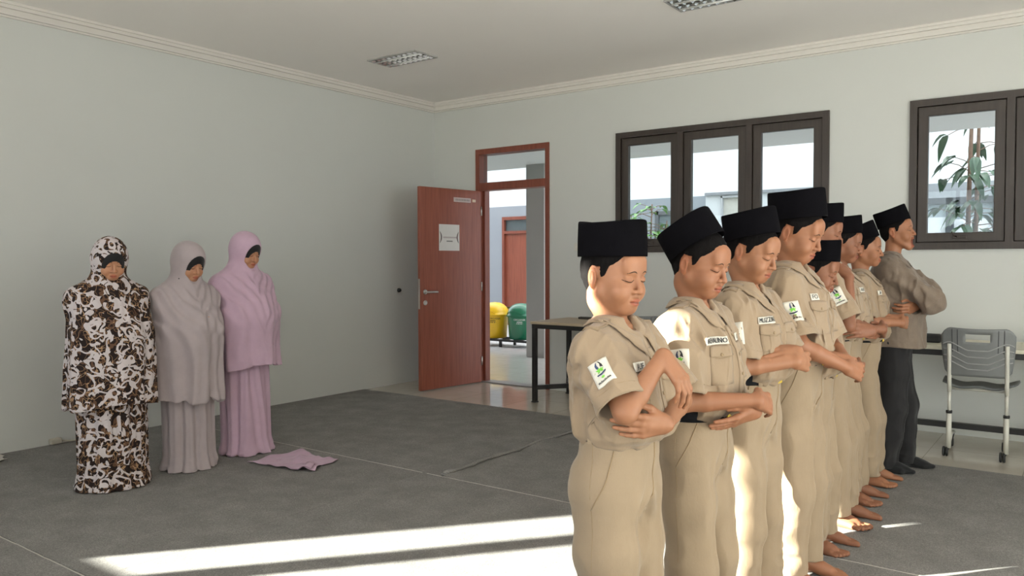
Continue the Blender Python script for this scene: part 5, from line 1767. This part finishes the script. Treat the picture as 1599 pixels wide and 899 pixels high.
boy('second boy from the camera in khaki uniform, cap tipped far back, hand under his forearm', 5.26, -4.60, 0, 1.46, SKIN_B, 14, (17, -6, 0), (-32,), 'REVALINO', 'IB', res=.0026, lean=-.035,
    RA=((.035, -.192, .925), (.225, -.045, .930)), LA=((.06, .165, .93), (.205, -.010, .885)),
    RH=((.15, .90, -.25), (-.85, .1, -.3), CURL(.35, .45, .3), .4), LH=((-.52, -.72, -.30), (-.55, .25, .70), CURL(.10, .12, .08), .35))
boy('third boy from the camera in khaki uniform, left hand laid on top of his forearm', 5.27, -4.13, -3, 1.51, SKIN_A, 25, (20, -4, 0), (-10, 0, .108, .107, .094), 'MUZZAKI', None, res=.0028, lean=-.035, belt=.915,
    RA=((.045, -.192, .985), (.200, -.045, 1.005)), LA=((.10, .165, .99), (.190, -.005, 1.035)),
    RH=((.15, .92, -.1), (-.9, .1, -.1), CURL(.30, .4, .3), .4), LH=((-.50, -.85, .02), (-.50, .30, -.75), CURL(.12, .16, .1), .6))
boy('tall fourth boy in khaki uniform with a sleeve badge and a wide black cap', 5.30, -3.66, 1, 1.60, SKIN_B, 36, (22, -3, 0), (-4, 0, .118, .112, .098), 'FO', 'IC', res=.0028, headscale=1.07, lean=-.045,
    RA=((.085, -.195, 1.030), (.235, -.060, .935)), LA=((.12, .165, 1.00), (.220, -.010, .960)),
    RH=((.35, .85, -.25), (-.8, .2, -.1), CURL(.35, .5, .35), .4), LH=((-.58, -.75, .25), (-.45, .15, -.80), CURL(.14, .2, .12), .5))
boy('shortest boy in khaki uniform, his face under the chin of the tall boy', 5.25, -3.20, 5, 1.41, SKIN_C, 47, (16, -4, 0), (4,), 'NAF', None, res=.0033, lean=-.025, feetx=.05,
    RA=((.060, -.188, .925), (.215, -.045, .875)), LA=((.06, .165, .92), (.205, .02, .875)),
    RH=RHF, LH=((-.30, -.90, .15), (-.6, .2, -.7), CURL(.2, .25, .2), .4))
boy('boy in khaki uniform with one dark forearm held straight up to his face', 5.20, -2.74, 5, 1.635, SKIN_C, 58, (14, 0, 0), (2,), None, None, res=.0036, lean=-.07, feetx=.08,
    RA=((.135, -.190, 1.045), (.125, -.115, 1.285)), LA=((.13, .165, 1.02), (.230, -.06, 1.015)),
    RH=((-.35, .65, .55), (-.6, .4, -.4), CURL(.5, .6, .4), .4), LH=((-.60, -.75, .05), (-.55, .55, -.3), CURL(.25, .3, .2), .5))
boy('boy in khaki uniform mostly hidden behind the raised forearm, brow furrowed', 5.16, -2.30, 8, 1.58, SKIN_C, 69, (14, -4, 0), (-2,), 'AR', None, res=.0038, lean=-.03, feetx=.08,
    RA=FOLD_R(1.06), LA=FOLD_L(1.06), RH=RHF, LH=((-.2, -.95, 0), (-.8, .2, .2), CURL(.25), .4))
boy('khaki-uniformed boy beside the man in brown, chin level and cap tipped back', 5.18, -1.85, 8, 1.54, SKIN_B, 80, (4, -4, 0), (-20,), 'ABIL', None, res=.0038, belt=.862, lean=-.02, feetx=.06,
    RA=((.02, -.192, 1.005), (.225, -.060, .995)), LA=((.08, .165, 1.0), (.22, .0, 1.015)),
    RH=((.3, .9, -.05), (-.9, .25, 0), CURL(.3, .4, .3), .4), LH=((-.50, -.85, .05), (-.55, .25, -.75), CURL(.15, .2, .1), .5))

# the yawning man at the far end of the row
P = make_person('yawning man in a brown long-sleeved batik shirt at the end of the row', 5.28, -1.43, 5, 1.67, SKIN_B, head=(-6, -8, 0), headscale=.99, res=.0038, mouth=.024, socks=True, toes=False,
    RA=((.235, -.165, 1.115), (.155, .02, 1.075)), LA=((.20, .17, 1.16), (.150, -.105, 1.085)),
    RH=((-.3, .9, -.1), (-.8, -.3, 0), CURL(.4), .4), LH=((-.45, -.80, -.25), (-.7, .4, .2), CURL(.45, .6, .4), .4), group='people standing in the right-hand row')
add_hair(P); add_cap(P, -20)
add_shirt(P, 91, res=.0055, details=0, untuck=.80*1.45/1.645, long=True, mat=M_BATIK)
add_trousers(P, 92, res=.006, mat=M_BLACKTROUSER, details=False, hem=.03)
add_socks(P)

# three in prayer gowns by the left wall
ARMS = dict(RA=((.06, -.19, .95), (.19, -.03, .98)), LA=((.06, .19, .95), (.18, .03, .96)), RH=((.0, .95, 0), (-.9, 0, 0), CURL(.2), .4), LH=((.0, -.95, 0), (-.9, 0, 0), CURL(.2), .4))
def girl(label, x, y, yaw, h, skin, mat, seed, head, hem, fold, spread=1.0, face=1.0, sk=1.0):
    P = make_person(label, x, y, yaw, h, skin, head=head, res=.0036, headscale=1.0, toes=True, feetx=-.03, group='people in prayer gowns', **ARMS)
    add_girl_clothes(P, mat, seed, hem, face, fold, spread, sk=sk)
    return P
girl('person in a black and white brush-stroke print prayer gown, first from the left', 1.44, -4.64, -8, 1.48, SKIN_D, M_PRINT, 1.3, (20, -4, 0), .50, .6, 1.12, sk=1.2)
girl('person in a dusty grey-mauve prayer gown between the printed gown and the lilac gown', 1.44, -4.13, 2, 1.46, SKIN_D, M_GREYSHAWL, 4.1, (20, 4, 0), .46, 1.0, .96)
girl('person in a lilac pink prayer gown, nearest to the open door', 1.37, -3.64, 4, 1.55, SKIN_D, M_LILAC, 7.7, (18, 6, 0), .62, 1.0, .98)
